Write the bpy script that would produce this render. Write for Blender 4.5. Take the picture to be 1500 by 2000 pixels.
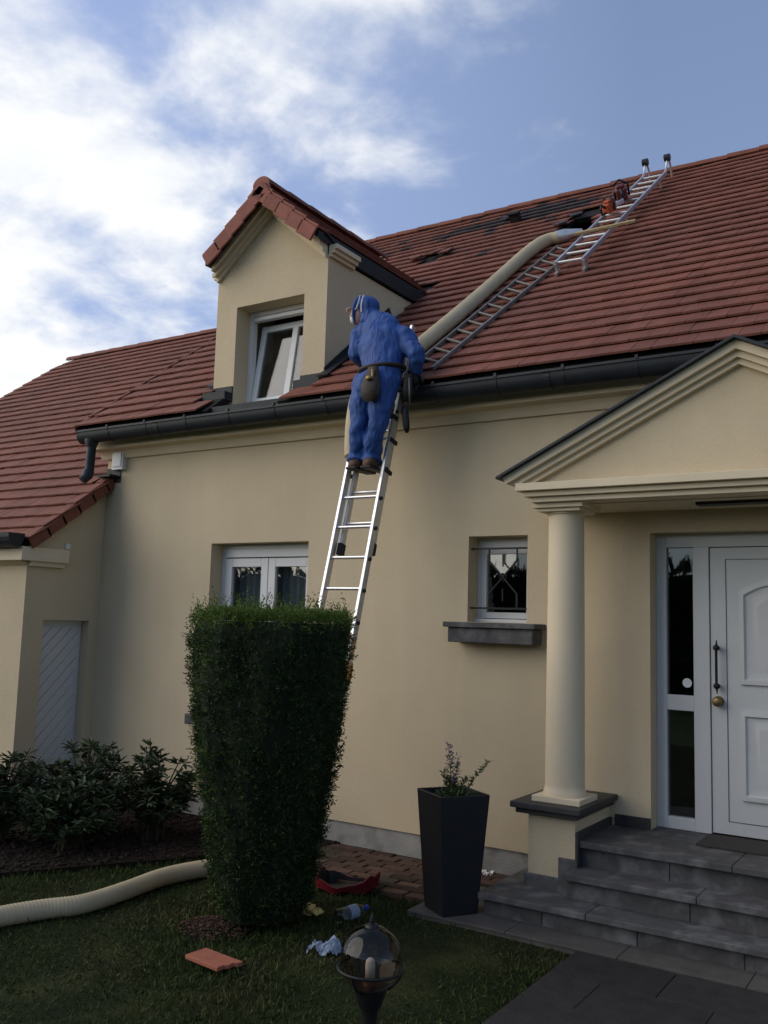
import bpy, bmesh, math, random
from mathutils import Vector, Matrix
R_ = math.radians
random.seed(7)
for o in list(bpy.data.objects): bpy.data.objects.remove(o, do_unlink=True)
SC = bpy.context.scene
COL = SC.collection

# ------------------------------------------------------------------ camera
F = 1800.0; PCX, PCY = 750.0, 1000.0                 # focal length and centre in photo pixels (1500 x 2000)
CAM = Vector((0.0, -6.8, 1.95))
AX = Vector((0.84124015, -0.03895419, -0.53925651))  # world X, Y, Z in camera axes (right, down, forward)
AY = Vector((0.53986239, 0.11473377, 0.83389733))
AZ = Vector((0.02938714, -0.99263222, 0.11754855))
cd = bpy.data.cameras.new('camera'); cam = bpy.data.objects.new('camera', cd); COL.objects.link(cam)
cd.sensor_fit = 'VERTICAL'; cd.sensor_height = 24.0; cd.sensor_width = 18.0; cd.lens = F / 2000 * 24.0
cd.clip_start = 0.05; cd.clip_end = 2000
rt = Vector((AX[0], AY[0], AZ[0])); dn = Vector((AX[1], AY[1], AZ[1])); fw = Vector((AX[2], AY[2], AZ[2]))
cam.matrix_world = Matrix(((rt[0], -dn[0], -fw[0], CAM[0]), (rt[1], -dn[1], -fw[1], CAM[1]), (rt[2], -dn[2], -fw[2], CAM[2]), (0, 0, 0, 1)))
SC.camera = cam

# ------------------------------------------------------------------ world, sun, exposure
SUN_AZ = Vector((-0.79, -0.61, 0)).normalized(); SUN_EL = R_(27)
SUN_DIR = Vector((SUN_AZ.x * math.cos(SUN_EL), SUN_AZ.y * math.cos(SUN_EL), math.sin(SUN_EL)))
SKY_STRENGTH = 0.053; SUN_STRENGTH = 1.08
world = bpy.data.worlds.new('World'); SC.world = world; world.use_nodes = True
wn = world.node_tree; N = wn.nodes; LK = wn.links
bg = N['Background']; bg.inputs['Strength'].default_value = SKY_STRENGTH
sky = N.new('ShaderNodeTexSky'); sky.sky_type = 'NISHITA'; sky.sun_disc = False
sky.sun_elevation = SUN_EL; sky.sun_rotation = math.atan2(SUN_DIR.x, SUN_DIR.y); sky.altitude = 100; sky.air_density = 1.0; sky.dust_density = 0.6; sky.ozone_density = 1.0
def wmath(op, a, b=None, c=None):
    n = N.new('ShaderNodeMath'); n.operation = op
    for i, v in enumerate((a, b, c)):
        if v is None: continue
        if isinstance(v, (int, float)): n.inputs[i].default_value = v
        else: LK.new(v, n.inputs[i])
    return n.outputs[0]
tc = N.new('ShaderNodeTexCoord'); sp = N.new('ShaderNodeSeparateXYZ'); LK.new(tc.outputs['Generated'], sp.inputs[0])
zz = wmath('ADD', wmath('MAXIMUM', sp.outputs[2], 0.0), 0.22)
cb = N.new('ShaderNodeCombineXYZ'); LK.new(wmath('DIVIDE', sp.outputs[0], zz), cb.inputs[0]); LK.new(wmath('DIVIDE', sp.outputs[1], zz), cb.inputs[1])
def wnoise(scale, detail, rough, off):
    mp = N.new('ShaderNodeMapping'); mp.inputs['Location'].default_value = off; LK.new(cb.outputs[0], mp.inputs[0])
    n = N.new('ShaderNodeTexNoise'); n.inputs['Scale'].default_value = scale; n.inputs['Detail'].default_value = detail; n.inputs['Roughness'].default_value = rough
    n.inputs['Distortion'].default_value = 0.25
    LK.new(mp.outputs[0], n.inputs['Vector']); return n.outputs['Fac']
n_big = wnoise(2.6, 8, 0.52, (7.3, 2.2, 0.0)); n_fine = wnoise(5.0, 7, 0.6, (0.3, 5.1, 2.0))
dt = N.new('ShaderNodeVectorMath'); dt.operation = 'DOT_PRODUCT'; LK.new(tc.outputs['Generated'], dt.inputs[0]); dt.inputs[1].default_value = Vector((-0.86, 0.36, 0.36)).normalized()
# the cloud bank thins out away from the sun's side of the sky, down to scattered clouds
bias = wmath('MULTIPLY', wmath('MAXIMUM', wmath('SUBTRACT', dt.outputs['Value'], 0.875), -0.095), 1.75)
cov = wmath('ADD', wmath('SUBTRACT', wmath('ADD', wmath('MULTIPLY', n_big, 1.15), wmath('MULTIPLY', n_fine, 0.35)), 0.25), bias)
mr = N.new('ShaderNodeMapRange'); mr.interpolation_type = 'SMOOTHSTEP'; LK.new(cov, mr.inputs['Value']); mr.inputs['From Min'].default_value = 0.415; mr.inputs['From Max'].default_value = 0.69
mr2 = N.new('ShaderNodeMapRange'); LK.new(wmath('ADD', wmath('MULTIPLY', n_fine, 0.6), wmath('MULTIPLY', cov, 0.7)), mr2.inputs['Value']); mr2.inputs['From Min'].default_value = 0.55; mr2.inputs['From Max'].default_value = 0.95
cc = N.new('ShaderNodeMix'); cc.data_type = 'RGBA'; LK.new(mr2.outputs[0], cc.inputs['Factor']); cc.inputs['A'].default_value = (7.6, 8.1, 8.9, 1); cc.inputs['B'].default_value = (10.6, 10.5, 10.2, 1)
# thin veil that pales the blue
hs = N.new('ShaderNodeMix'); hs.data_type = 'RGBA'; LK.new(wmath('ADD', 0.33, wmath('MULTIPLY', wmath('MAXIMUM', wmath('SUBTRACT', dt.outputs['Value'], 0.70), 0.0), 1.5)), hs.inputs['Factor']); LK.new(sky.outputs[0], hs.inputs['A']); hs.inputs['B'].default_value = (4.1, 5.3, 8.7, 1)
mx = N.new('ShaderNodeMix'); mx.data_type = 'RGBA'; LK.new(mr.outputs[0], mx.inputs['Factor']); LK.new(hs.outputs['Result'], mx.inputs['A']); LK.new(cc.outputs['Result'], mx.inputs['B'])
LK.new(mx.outputs['Result'], bg.inputs['Color'])
sd = bpy.data.lights.new('sun', 'SUN'); sd.energy = SUN_STRENGTH; sd.angle = R_(70); sd.color = (1.0, 0.90, 0.77)
sun = bpy.data.objects.new('sun', sd); COL.objects.link(sun); sun.rotation_euler = SUN_DIR.to_track_quat('Z', 'Y').to_euler(); sun.location = (-20, 0, 20)
vs = SC.view_settings; vs.view_transform = 'Standard'; vs.look = 'None'; vs.exposure = 1.0; vs.gamma = 1.0; vs.use_curve_mapping = False

# ------------------------------------------------------------------ pixel -> place (a pixel is a direction; the plane it meets gives the distance)
def ray(px, py):
    d = Vector(((px - PCX) / F, (py - PCY) / F, 1.0)); return Vector((AX.dot(d), AY.dot(d), AZ.dot(d)))
def at(px, py, x=None, y=None, z=None, n=None, p=None):
    r = ray(px, py)
    if x is not None: t = (x - CAM.x) / r.x
    elif y is not None: t = (y - CAM.y) / r.y
    elif z is not None: t = (z - CAM.z) / r.z
    else: n = Vector(n); t = n.dot(Vector(p) - CAM) / n.dot(r)
    return CAM + r * t
def proj(P):
    v = Vector(P) - CAM; c = Vector((rt.dot(v), dn.dot(v), fw.dot(v)))
    return (PCX + F * c.x / c.z, PCY + F * c.y / c.z, c.z)

# ------------------------------------------------------------------ materials
MATS = {}
def mat(name, col, rough=0.7, var=0.12, vscale=6.0, bump=0.0, bscale=40.0, metal=0.0, spec=0.3, island=0.0, objvar=0.0, col2=None, c2scale=2.0, c2lo=0.5, c2hi=0.65, trans=0.0):
    m = bpy.data.materials.new(name); m.use_nodes = True; nt = m.node_tree; n = nt.nodes; l = nt.links
    b = n['Principled BSDF']; b.inputs['Roughness'].default_value = rough; b.inputs['Metallic'].default_value = metal; b.inputs['Specular IOR Level'].default_value = spec
    g = n.new('ShaderNodeNewGeometry')
    base = n.new('ShaderNodeRGB'); base.outputs[0].default_value = (*col, 1); out = base.outputs[0]
    if col2:
        t = n.new('ShaderNodeTexNoise'); t.inputs['Scale'].default_value = c2scale; t.inputs['Detail'].default_value = 6; l.new(g.outputs['Position'], t.inputs['Vector'])
        r = n.new('ShaderNodeMapRange'); l.new(t.outputs['Fac'], r.inputs['Value']); r.inputs['From Min'].default_value = c2lo; r.inputs['From Max'].default_value = c2hi
        x = n.new('ShaderNodeMix'); x.data_type = 'RGBA'; l.new(r.outputs[0], x.inputs['Factor']); l.new(out, x.inputs['A']); x.inputs['B'].default_value = (*col2, 1); out = x.outputs['Result']
    def scale_by(out, src, amt):
        r = n.new('ShaderNodeMapRange'); l.new(src, r.inputs['Value']); r.inputs['To Min'].default_value = 1 - amt; r.inputs['To Max'].default_value = 1 + amt
        x = n.new('ShaderNodeVectorMath'); x.operation = 'SCALE'; l.new(out, x.inputs[0]); l.new(r.outputs[0], x.inputs['Scale']); return x.outputs[0]
    if var:
        t = n.new('ShaderNodeTexNoise'); t.inputs['Scale'].default_value = vscale; t.inputs['Detail'].default_value = 7; t.inputs['Roughness'].default_value = 0.6; l.new(g.outputs['Position'], t.inputs['Vector'])
        r = n.new('ShaderNodeMapRange'); l.new(t.outputs['Fac'], r.inputs['Value']); r.inputs['From Min'].default_value = 0.25; r.inputs['From Max'].default_value = 0.75
        out = scale_by(out, r.outputs[0], var)
    if island: out = scale_by(out, g.outputs['Random Per Island'], island)
    if objvar:
        oi = n.new('ShaderNodeObjectInfo'); out = scale_by(out, oi.outputs['Random'], objvar)
    l.new(out, b.inputs['Base Color'])
    if trans:
        t2 = n.new('ShaderNodeBsdfTranslucent'); l.new(out, t2.inputs['Color']); ms = n.new('ShaderNodeMixShader'); ms.inputs[0].default_value = trans
        l.new(b.outputs[0], ms.inputs[1]); l.new(t2.outputs[0], ms.inputs[2]); l.new(ms.outputs[0], n['Material Output'].inputs[0])
    if bump:
        t = n.new('ShaderNodeTexNoise'); t.inputs['Scale'].default_value = bscale; t.inputs['Detail'].default_value = 5; l.new(g.outputs['Position'], t.inputs['Vector'])
        bp = n.new('ShaderNodeBump'); bp.inputs['Strength'].default_value = bump; bp.inputs['Distance'].default_value = 0.01; l.new(t.outputs['Fac'], bp.inputs['Height']); l.new(bp.outputs[0], b.inputs['Normal'])
    MATS[name] = m; return m
def streaks(m):                                          # faint rain streaks and blotches in the render
    nt = m.node_tree; n = nt.nodes; l = nt.links; b = n['Principled BSDF']; src = b.inputs['Base Color'].links[0].from_socket; g = n.new('ShaderNodeNewGeometry')
    for sc, amt in (((7, 7, 0.6), 0.016), ((1.1, 1.1, 0.8), 0.04), ((90, 90, 90), 0.07)):
        mp = n.new('ShaderNodeMapping'); mp.inputs['Scale'].default_value = sc; l.new(g.outputs['Position'], mp.inputs[0]); t = n.new('ShaderNodeTexNoise'); t.inputs['Scale'].default_value = 1; t.inputs['Detail'].default_value = 4; l.new(mp.outputs[0], t.inputs['Vector'])
        r = n.new('ShaderNodeMapRange'); l.new(t.outputs['Fac'], r.inputs['Value']); r.inputs['From Min'].default_value = 0.3; r.inputs['From Max'].default_value = 0.7; r.inputs['To Min'].default_value = 1 - amt; r.inputs['To Max'].default_value = 1 + amt
        x = n.new('ShaderNodeVectorMath'); x.operation = 'SCALE'; l.new(src, x.inputs[0]); l.new(r.outputs[0], x.inputs['Scale']); src = x.outputs[0]
    l.new(src, b.inputs['Base Color'])
def glass(name, tint, ior=1.9, tr=0.75):
    m = bpy.data.materials.new(name); m.use_nodes = True; nt = m.node_tree; n = nt.nodes; l = nt.links
    n.remove(n['Principled BSDF'])
    lw = n.new('ShaderNodeLayerWeight'); lw.inputs['Blend'].default_value = 0.5; r0 = ((ior - 1) / (ior + 1)) ** 2
    pw = n.new('ShaderNodeMath'); pw.operation = 'POWER'; l.new(lw.outputs['Facing'], pw.inputs[0]); pw.inputs[1].default_value = 5.0
    f = n.new('ShaderNodeMath'); f.operation = 'MULTIPLY_ADD'; l.new(pw.outputs[0], f.inputs[0]); f.inputs[1].default_value = 1 - r0; f.inputs[2].default_value = r0
    t = n.new('ShaderNodeBsdfTransparent'); t.inputs['Color'].default_value = (*[c * tr for c in tint], 1)
    g = n.new('ShaderNodeBsdfGlossy'); g.inputs['Roughness'].default_value = 0.015
    g2 = n.new('ShaderNodeNewGeometry'); no = n.new('ShaderNodeTexNoise'); no.inputs['Scale'].default_value = 1.6; l.new(g2.outputs['Position'], no.inputs['Vector'])
    bp = n.new('ShaderNodeBump'); bp.inputs['Strength'].default_value = 0.06; bp.inputs['Distance'].default_value = 0.05; l.new(no.outputs['Fac'], bp.inputs['Height']); l.new(bp.outputs[0], g.inputs['Normal'])
    ms = n.new('ShaderNodeMixShader'); l.new(f.outputs[0], ms.inputs[0]); l.new(t.outputs[0], ms.inputs[1]); l.new(g.outputs[0], ms.inputs[2]); l.new(ms.outputs[0], n['Material Output'].inputs[0])
    MATS[name] = m; return m
mat('stucco', (0.62, 0.515, 0.345), 0.92, 0.05, 1.2, 0.6, 170, spec=0.15, col2=(0.585, 0.485, 0.325), c2scale=0.7, c2lo=0.42, c2hi=0.7)
streaks(MATS['stucco'])
mat('trim', (0.68, 0.58, 0.41), 0.85, 0.06, 2.0, 0.12, 90, spec=0.2)
mat('plinth', (0.30, 0.29, 0.265), 0.9, 0.22, 5, 0.4, 60, col2=(0.19, 0.185, 0.165), c2scale=4)
mat('bluestone', (0.082, 0.081, 0.080), 0.7, 0.3, 9, 0.35, 45, spec=0.25, objvar=0.15, col2=(0.15, 0.15, 0.148), c2scale=7.5, c2lo=0.48, c2hi=0.68)
mat('bluestone_dark', (0.045, 0.044, 0.043), 0.6, 0.25, 12, 0.3, 60, spec=0.35, objvar=0.1)
mat('paver', (0.034, 0.032, 0.031), 0.8, 0.25, 10, 0.35, 70, spec=0.2, objvar=0.10)
mat('slab', (0.092, 0.085, 0.076), 0.8, 0.22, 7, 0.3, 60, objvar=0.1)
TC, TC2 = (0.205, 0.076, 0.050), (0.170, 0.067, 0.047)
mat('tile', TC, 0.72, 0.22, 4.0, 0.25, 60, spec=0.2, objvar=0.10, col2=TC2, c2scale=0.8, c2lo=0.4, c2hi=0.62)
mat('tile_many', TC, 0.72, 0.22, 4.0, 0.25, 60, spec=0.2, island=0.10, col2=TC2, c2scale=0.8, c2lo=0.4, c2hi=0.62)
mat('tile_soot', (0.038, 0.028, 0.03), 0.75, 0.3, 8, 0.25, 60, island=0.3, objvar=0.3)
mat('tile_bright', (0.24, 0.080, 0.056), 0.7, 0.25, 7, 0.25, 50, objvar=0.2)
mat('underlay', (0.012, 0.011, 0.012), 0.9, 0.2, 9)
mat('zinc', (0.020, 0.025, 0.030), 0.5, 0.25, 6, 0.1, 40, metal=0.3, spec=0.4)
mat('lead', (0.022, 0.026, 0.028), 0.55, 0.2, 8, 0.2, 30, metal=0.3)
mat('pvc', (0.66, 0.67, 0.66), 0.35, 0.03, 5, spec=0.4)
mat('door_paint', (0.58, 0.59, 0.575), 0.4, 0.04, 3, 0.03, 30, spec=0.4)
mat('seam', (0.05, 0.055, 0.06), 0.8, 0)
mat('interior', (0.035, 0.034, 0.034), 0.9, 0.2, 3)
mat('curtain', (0.6, 0.6, 0.6), 0.9, 0.1, 8)
glass('pane', (0.85, 0.9, 0.92))
mat('alu', (0.62, 0.63, 0.64), 0.36, 0.1, 20, metal=0.85, spec=0.5)
mat('alu_old', (0.20, 0.19, 0.17), 0.5, 0.2, 15, metal=0.6, spec=0.4)
mat('rubber', (0.018, 0.019, 0.022), 0.6, 0.2, 30)
mat('iron', (0.02, 0.021, 0.022), 0.45, 0.3, 30, metal=0.4)
mat('coverall', (0.024, 0.072, 0.245), 0.62, 0.22, 9, 0.5, 26, spec=0.3)
mat('skin', (0.42, 0.24, 0.17), 0.55, 0.06, 20)
mat('mask_white', (0.72, 0.71, 0.70), 0.8, 0.05, 20)
mat('leather', (0.032, 0.024, 0.018), 0.6, 0.3, 25, 0.3, 60)
mat('boot', (0.10, 0.055, 0.032), 0.65, 0.3, 30, 0.3, 60)
mat('brass', (0.26, 0.19, 0.08), 0.5, 0.2, 40, metal=0.9)
mat('hose', (0.54, 0.45, 0.29), 0.6, 0.1, 5, spec=0.35, trans=0.12)
mat('silver', (0.62, 0.63, 0.63), 0.4, 0.15, 20, metal=0.8)
mat('wood', (0.36, 0.27, 0.14), 0.7, 0.25, 20)
mat('orange', (0.40, 0.085, 0.03), 0.6, 0.2, 20)
mat('rope', (0.38, 0.19, 0.055), 0.8, 0.2, 40)
mat('red', (0.15, 0.010, 0.018), 0.5, 0.2, 10)
mat('darkred', (0.13, 0.03, 0.03), 0.5, 0.2, 20)
mat('black_plastic', (0.014, 0.014, 0.017), 0.45, 0.25, 20)
mat('planter', (0.012, 0.013, 0.016), 0.5, 0.15, 12, 0.1, 80, spec=0.35)
mat('yew', (0.026, 0.050, 0.013), 0.6, 0.3, 6, spec=0.25, island=0.45, trans=0.22)
mat('yew_new', (0.085, 0.135, 0.022), 0.6, 0.25, 8, spec=0.25, island=0.35, trans=0.28)
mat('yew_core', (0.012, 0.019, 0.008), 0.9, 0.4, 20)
mat('bark', (0.07, 0.05, 0.035), 0.9, 0.3, 30, 0.6, 60)
mat('laurel', (0.052, 0.080, 0.033), 0.6, 0.25, 10, spec=0.4, island=0.35, trans=0.12)
mat('herb', (0.085, 0.13, 0.045), 0.6, 0.2, 20, island=0.3, trans=0.2)
mat('flower', (0.26, 0.13, 0.27), 0.6, 0.2, 30, island=0.3)
mat('grass', (0.042, 0.064, 0.016), 0.7, 0.25, 3, spec=0.15, island=0.4, trans=0.15, col2=(0.080, 0.080, 0.028), c2scale=1.6, c2lo=0.45, c2hi=0.65)
mat('lawn_soil', (0.016, 0.022, 0.008), 0.95, 0.35, 5, 0.8, 40, spec=0.1, col2=(0.035, 0.040, 0.014), c2scale=2)
mat('soil', (0.020, 0.014, 0.011), 0.95, 0.4, 12, 1.0, 25, spec=0.1)
mat('mulch', (0.026, 0.018, 0.014), 0.9, 0.3, 20, island=0.5, spec=0.15)
mat('chips', (0.085, 0.052, 0.038), 0.85, 0.3, 20, 0.5, 40, objvar=0.4, spec=0.15, col2=(0.06, 0.052, 0.036), c2scale=1.5)
mat('brick_dust', (0.075, 0.038, 0.022), 0.9, 0.3, 20, island=0.4)
mat('terracotta', (0.36, 0.125, 0.075), 0.75, 0.15, 15, 0.2, 80)
mat('field', (0.05, 0.075, 0.022), 0.95, 0.3, 0.5)
mat('bag', (0.33, 0.40, 0.52), 0.35, 0.1, 30, spec=0.4, trans=0.25)
mat('blue_cap', (0.03, 0.05, 0.35), 0.4, 0)
glass('bottle', (0.9, 0.95, 0.95), 1.45, 0.9)
glass('globe', (0.66, 0.60, 0.55), 1.5, 0.92)
mat('lamp_white', (0.78, 0.78, 0.74), 0.5, 0.05)
mat('copper', (0.30, 0.16, 0.09), 0.35, 0.2, 30, metal=0.7)
mat('yellow', (0.62, 0.46, 0.16), 0.6, 0.15, 30)
mat('doormat', (0.055, 0.052, 0.045), 0.95, 0.3, 60, 0.8, 200)
mat('sticker', (0.75, 0.76, 0.76), 0.5, 0)
mat('hedge', (0.028, 0.045, 0.018), 0.8, 0.5, 3, island=0.4)

def folds(m):                                            # long creases running down the cloth
    nt = m.node_tree; n = nt.nodes; l = nt.links; g = n.new('ShaderNodeNewGeometry'); mp = n.new('ShaderNodeMapping'); mp.inputs['Scale'].default_value = (11, 11, 4.0); mp.inputs['Rotation'].default_value = (0, 0.35, 0)
    l.new(g.outputs['Position'], mp.inputs[0]); t = n.new('ShaderNodeTexNoise'); t.inputs['Scale'].default_value = 1.0; t.inputs['Detail'].default_value = 1.5; t.inputs['Distortion'].default_value = 1.2; l.new(mp.outputs[0], t.inputs['Vector'])
    b = n.new('ShaderNodeBump'); b.inputs['Strength'].default_value = 1.0; b.inputs['Distance'].default_value = 0.032; l.new(t.outputs['Fac'], b.inputs['Height']); l.new(b.outputs[0], n['Principled BSDF'].inputs['Normal'])
folds(MATS['coverall'])

# ------------------------------------------------------------------ mesh helpers
ROOTLOC = {}
class MB:
    def __init__(s): s.v = []; s.f = []; s.sm = False
    def add(s, vs, fs):
        o = len(s.v); s.v += [tuple(p) for p in vs]; s.f += [tuple(i + o for i in f) for f in fs]; return s
    def box(s, x0, x1, y0, y1, z0, z1, M=None):
        vs = [Vector(p) for p in ((x0, y0, z0), (x1, y0, z0), (x1, y1, z0), (x0, y1, z0), (x0, y0, z1), (x1, y0, z1), (x1, y1, z1), (x0, y1, z1))]
        if M is not None: vs = [M @ p for p in vs]
        return s.add(vs, [(0, 3, 2, 1), (4, 5, 6, 7), (0, 1, 5, 4), (1, 2, 6, 5), (2, 3, 7, 6), (3, 0, 4, 7)])
    def bar(s, a, b, w, h, up=(0, 0, 1)):               # rectangular bar from a to b, w across, h along up
        a, b = Vector(a), Vector(b); d = (b - a).normalized(); u = Vector(up); sx = d.cross(u).normalized(); u = sx.cross(d).normalized()
        vs = []
        for p in (a, b):
            for i, j in ((-1, -1), (1, -1), (1, 1), (-1, 1)): vs.append(p + sx * (i * w / 2) + u * (j * h / 2))
        return s.add(vs, [(0, 1, 2, 3), (7, 6, 5, 4), (0, 4, 5, 1), (1, 5, 6, 2), (2, 6, 7, 3), (3, 7, 4, 0)])
    def tube(s, pts, rad, n=12, cap=True, flat=1.0, side=None):
        pts = [Vector(p) for p in pts]; k = len(pts)
        if isinstance(rad, (int, float)): rad = [rad] * k
        o = len(s.v); ref = Vector(side) if side else None
        for i, p in enumerate(pts):
            d = (pts[min(i + 1, k - 1)] - pts[max(i - 1, 0)]).normalized()
            if ref is None: ref = d.orthogonal()
            a = (ref - d * ref.dot(d))
            a = a.normalized() if a.length > 1e-6 else d.orthogonal().normalized()
            if side is None: ref = a
            b = d.cross(a).normalized()
            r = rad[i]; ra, rb = (r if isinstance(r, tuple) else (r, r * flat))
            for j in range(n):
                t = 2 * math.pi * j / n; s.v.append(tuple(p + a * (ra * math.cos(t)) + b * (rb * math.sin(t))))
        for i in range(k - 1):
            for j in range(n):
                q = (j + 1) % n; s.f.append((o + i * n + j, o + i * n + q, o + (i + 1) * n + q, o + (i + 1) * n + j))
        if cap: s.f.append(tuple(o + j for j in reversed(range(n)))); s.f.append(tuple(o + (k - 1) * n + j for j in range(n)))
        return s
    def lathe(s, c, prof, n=24, M=None):                # prof: (radius, z)
        pts = []; o = len(s.v)
        for r, z in prof:
            for j in range(n):
                t = 2 * math.pi * j / n; p = Vector((r * math.cos(t), r * math.sin(t), z)); p = (M @ p) if M else p
                s.v.append(tuple(Vector(c) + p))
        for i in range(len(prof) - 1):
            for j in range(n):
                q = (j + 1) % n; s.f.append((o + i * n + j, o + i * n + q, o + (i + 1) * n + q, o + (i + 1) * n + j))
        s.f.append(tuple(o + j for j in reversed(range(n)))); s.f.append(tuple(o + (len(prof) - 1) * n + j for j in range(n)))
        return s
    def prism(s, poly, a, b, axis='x'):                 # polygon (u, v) swept from a to b along an axis: x -> (y, z), y -> (x, z), z -> (x, y)
        k = len(poly); vs = []
        for t in (a, b):
            for u, v in poly: vs.append((t, u, v) if axis == 'x' else (u, t, v) if axis == 'y' else (u, v, t))
        return s.add(vs, [tuple(range(k)), tuple(range(2 * k - 1, k - 1, -1))] + [(i, i + k, (i + 1) % k + k, (i + 1) % k) for i in range(k)])
    def ell(s, c, rx, ry, rz, n=16, m=10, M=None):
        prof = [(max(1e-3, math.sin(math.pi * i / m)), -math.cos(math.pi * i / m)) for i in range(m + 1)]
        S = Matrix.Diagonal((rx, ry, rz)); return s.lathe(c, prof, n, (M @ S) if M else S)
    def build(s, name, mt, parent=None, smooth=False, bevel=0.0, fix=True):
        me = bpy.data.meshes.new(name); org = origin(parent)
        me.from_pydata([(p[0] - org.x, p[1] - org.y, p[2] - org.z) for p in s.v], [], s.f)
        if fix:
            bm = bmesh.new(); bm.from_mesh(me); bmesh.ops.recalc_face_normals(bm, faces=bm.faces); bm.to_mesh(me); bm.free()
        me.materials.append(MATS[mt])
        if smooth:
            me.polygons.foreach_set('use_smooth', [True] * len(me.polygons))
            if smooth == 'auto': me.set_sharp_from_angle(angle=R_(35))
        me.update(); o = bpy.data.objects.new(name, me); COL.objects.link(o)
        if parent: o.parent = parent
        if bevel:
            bv = o.modifiers.new('bevel', 'BEVEL'); bv.width = bevel; bv.segments = 2; bv.limit_method = 'ANGLE'
        return o
def origin(o):
    v = Vector((0, 0, 0))
    while o is not None: v += o.location; o = o.parent
    return v
def empty(name, loc, label=None, cat=None, group=None):
    e = bpy.data.objects.new(name, None); COL.objects.link(e); e.location = loc; e.empty_display_size = 0.2
    if label: tag(e, label, cat, group)
    return e
def tag(o, label=None, cat=None, group=None, kind=None):
    if label: o['label'] = label
    if cat: o['category'] = cat
    if group: o['group'] = group
    if kind: o['kind'] = kind
    return o
def place(name, me, parent, M):
    o = bpy.data.objects.new(name, me); COL.objects.link(o); o.parent = parent; o.matrix_local = M; return o
def grid_wall(mb, us, vs, solid, P, thick):             # wall slab from a grid of cells; P(u, v, d) -> point
    nu, nv = len(us) - 1, len(vs) - 1
    S = lambda i, j: 0 <= i < nu and 0 <= j < nv and solid((us[i] + us[i + 1]) / 2, (vs[j] + vs[j + 1]) / 2)
    idx = {}
    def V(i, j, d):
        if (i, j, d) not in idx: idx[(i, j, d)] = len(mb.v); mb.v.append(tuple(P(us[i], vs[j], d * thick)))
        return idx[(i, j, d)]
    for i in range(nu):
        for j in range(nv):
            if not S(i, j): continue
            mb.f.append((V(i, j, 0), V(i + 1, j, 0), V(i + 1, j + 1, 0), V(i, j + 1, 0))); mb.f.append((V(i, j, 1), V(i, j + 1, 1), V(i + 1, j + 1, 1), V(i + 1, j, 1)))
            if not S(i - 1, j): mb.f.append((V(i, j, 0), V(i, j + 1, 0), V(i, j + 1, 1), V(i, j, 1)))
            if not S(i + 1, j): mb.f.append((V(i + 1, j, 0), V(i + 1, j, 1), V(i + 1, j + 1, 1), V(i + 1, j + 1, 0)))
            if not S(i, j - 1): mb.f.append((V(i, j, 0), V(i, j, 1), V(i + 1, j, 1), V(i + 1, j, 0)))
            if not S(i, j + 1): mb.f.append((V(i, j + 1, 0), V(i + 1, j + 1, 0), V(i + 1, j + 1, 1), V(i, j + 1, 1)))
    return mb
def smoothpath(pts, n):                                  # Catmull-Rom through the points
    P = [Vector(p) for p in pts]; P = [2 * P[0] - P[1]] + P + [2 * P[-1] - P[-2]]; out = []
    for i in range(1, len(P) - 2):
        for k in range(n):
            t = k / n; a, b, c, d = P[i - 1], P[i], P[i + 1], P[i + 2]
            out.append(0.5 * ((2 * b) + (c - a) * t + (2 * a - 5 * b + 4 * c - d) * t * t + (3 * b - a - 3 * c + d) * t ** 3))
    return out + [P[-2]]

# ------------------------------------------------------------------ ground
g = MB().box(-250, 250, -250, 250, -0.6, -0.03).build('ground', 'field'); tag(g, kind='structure')
LX0, LX1, LY0, LY1 = -16.0, -2.12, -9.0, -0.98
g = MB(); nx, ny = 90, 52
for j in range(ny + 1):
    for i in range(nx + 1):
        x = LX0 + (LX1 - LX0) * i / nx; y = LY0 + (LY1 - LY0) * j / ny
        g.v.append((x, y, -0.004 + 0.012 * math.sin(x * 2.1 + y) * math.sin(y * 1.7 - x * 0.6)))
for j in range(ny):
    for i in range(nx): a = j * (nx + 1) + i; g.f.append((a, a + 1, a + nx + 2, a + nx + 1))
g = g.build('lawn', 'lawn_soil', smooth=True); tag(g, kind='structure')
def in_bed(x, y):                                        # planting bed left of the yew: front edge runs from (-6.3,-2.6) to (-5.2,-1.0)
    return y > -1.12 + (x + 5.35) * 1.65 and x < -4.75 and y < 0
def in_slab(x, y): return x > -3.30 and y > -1.27
g = MB()
for i in range(52000):
    x = random.uniform(-6.9, -2.13); y = random.uniform(-4.4, -0.99)
    if in_bed(x, y) or in_slab(x, y): continue
    px, py, d = proj((x, y, 0))
    if px < -60 or px > 1300 or py > 2070: continue
    h = random.uniform(0.015, 0.042) * (1.7 if random.random() < .06 else 1) * (0.7 + 0.6 * (0.5 + 0.5 * math.sin(x * 3.1 + 1.3 * math.sin(y * 2.3)))); a = random.uniform(0, 6.28); w = random.uniform(0.003, 0.006); lx, ly = random.gauss(0, 0.022), random.gauss(0, 0.022)
    c, s_ = math.cos(a) * w, math.sin(a) * w; z = -0.012
    g.add([(x - c, y - s_, z), (x + c, y + s_, z), (x + lx * 0.5 + c * .6, y + ly * 0.5 + s_ * .6, z + h * 0.65), (x + lx, y + ly, z + h)], [(0, 1, 2), (0, 2, 3)])
g = g.build('grass', 'grass', fix=False); tag(g, 'short dark green grass blades of the front lawn', 'grass', kind='stuff')
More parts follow.
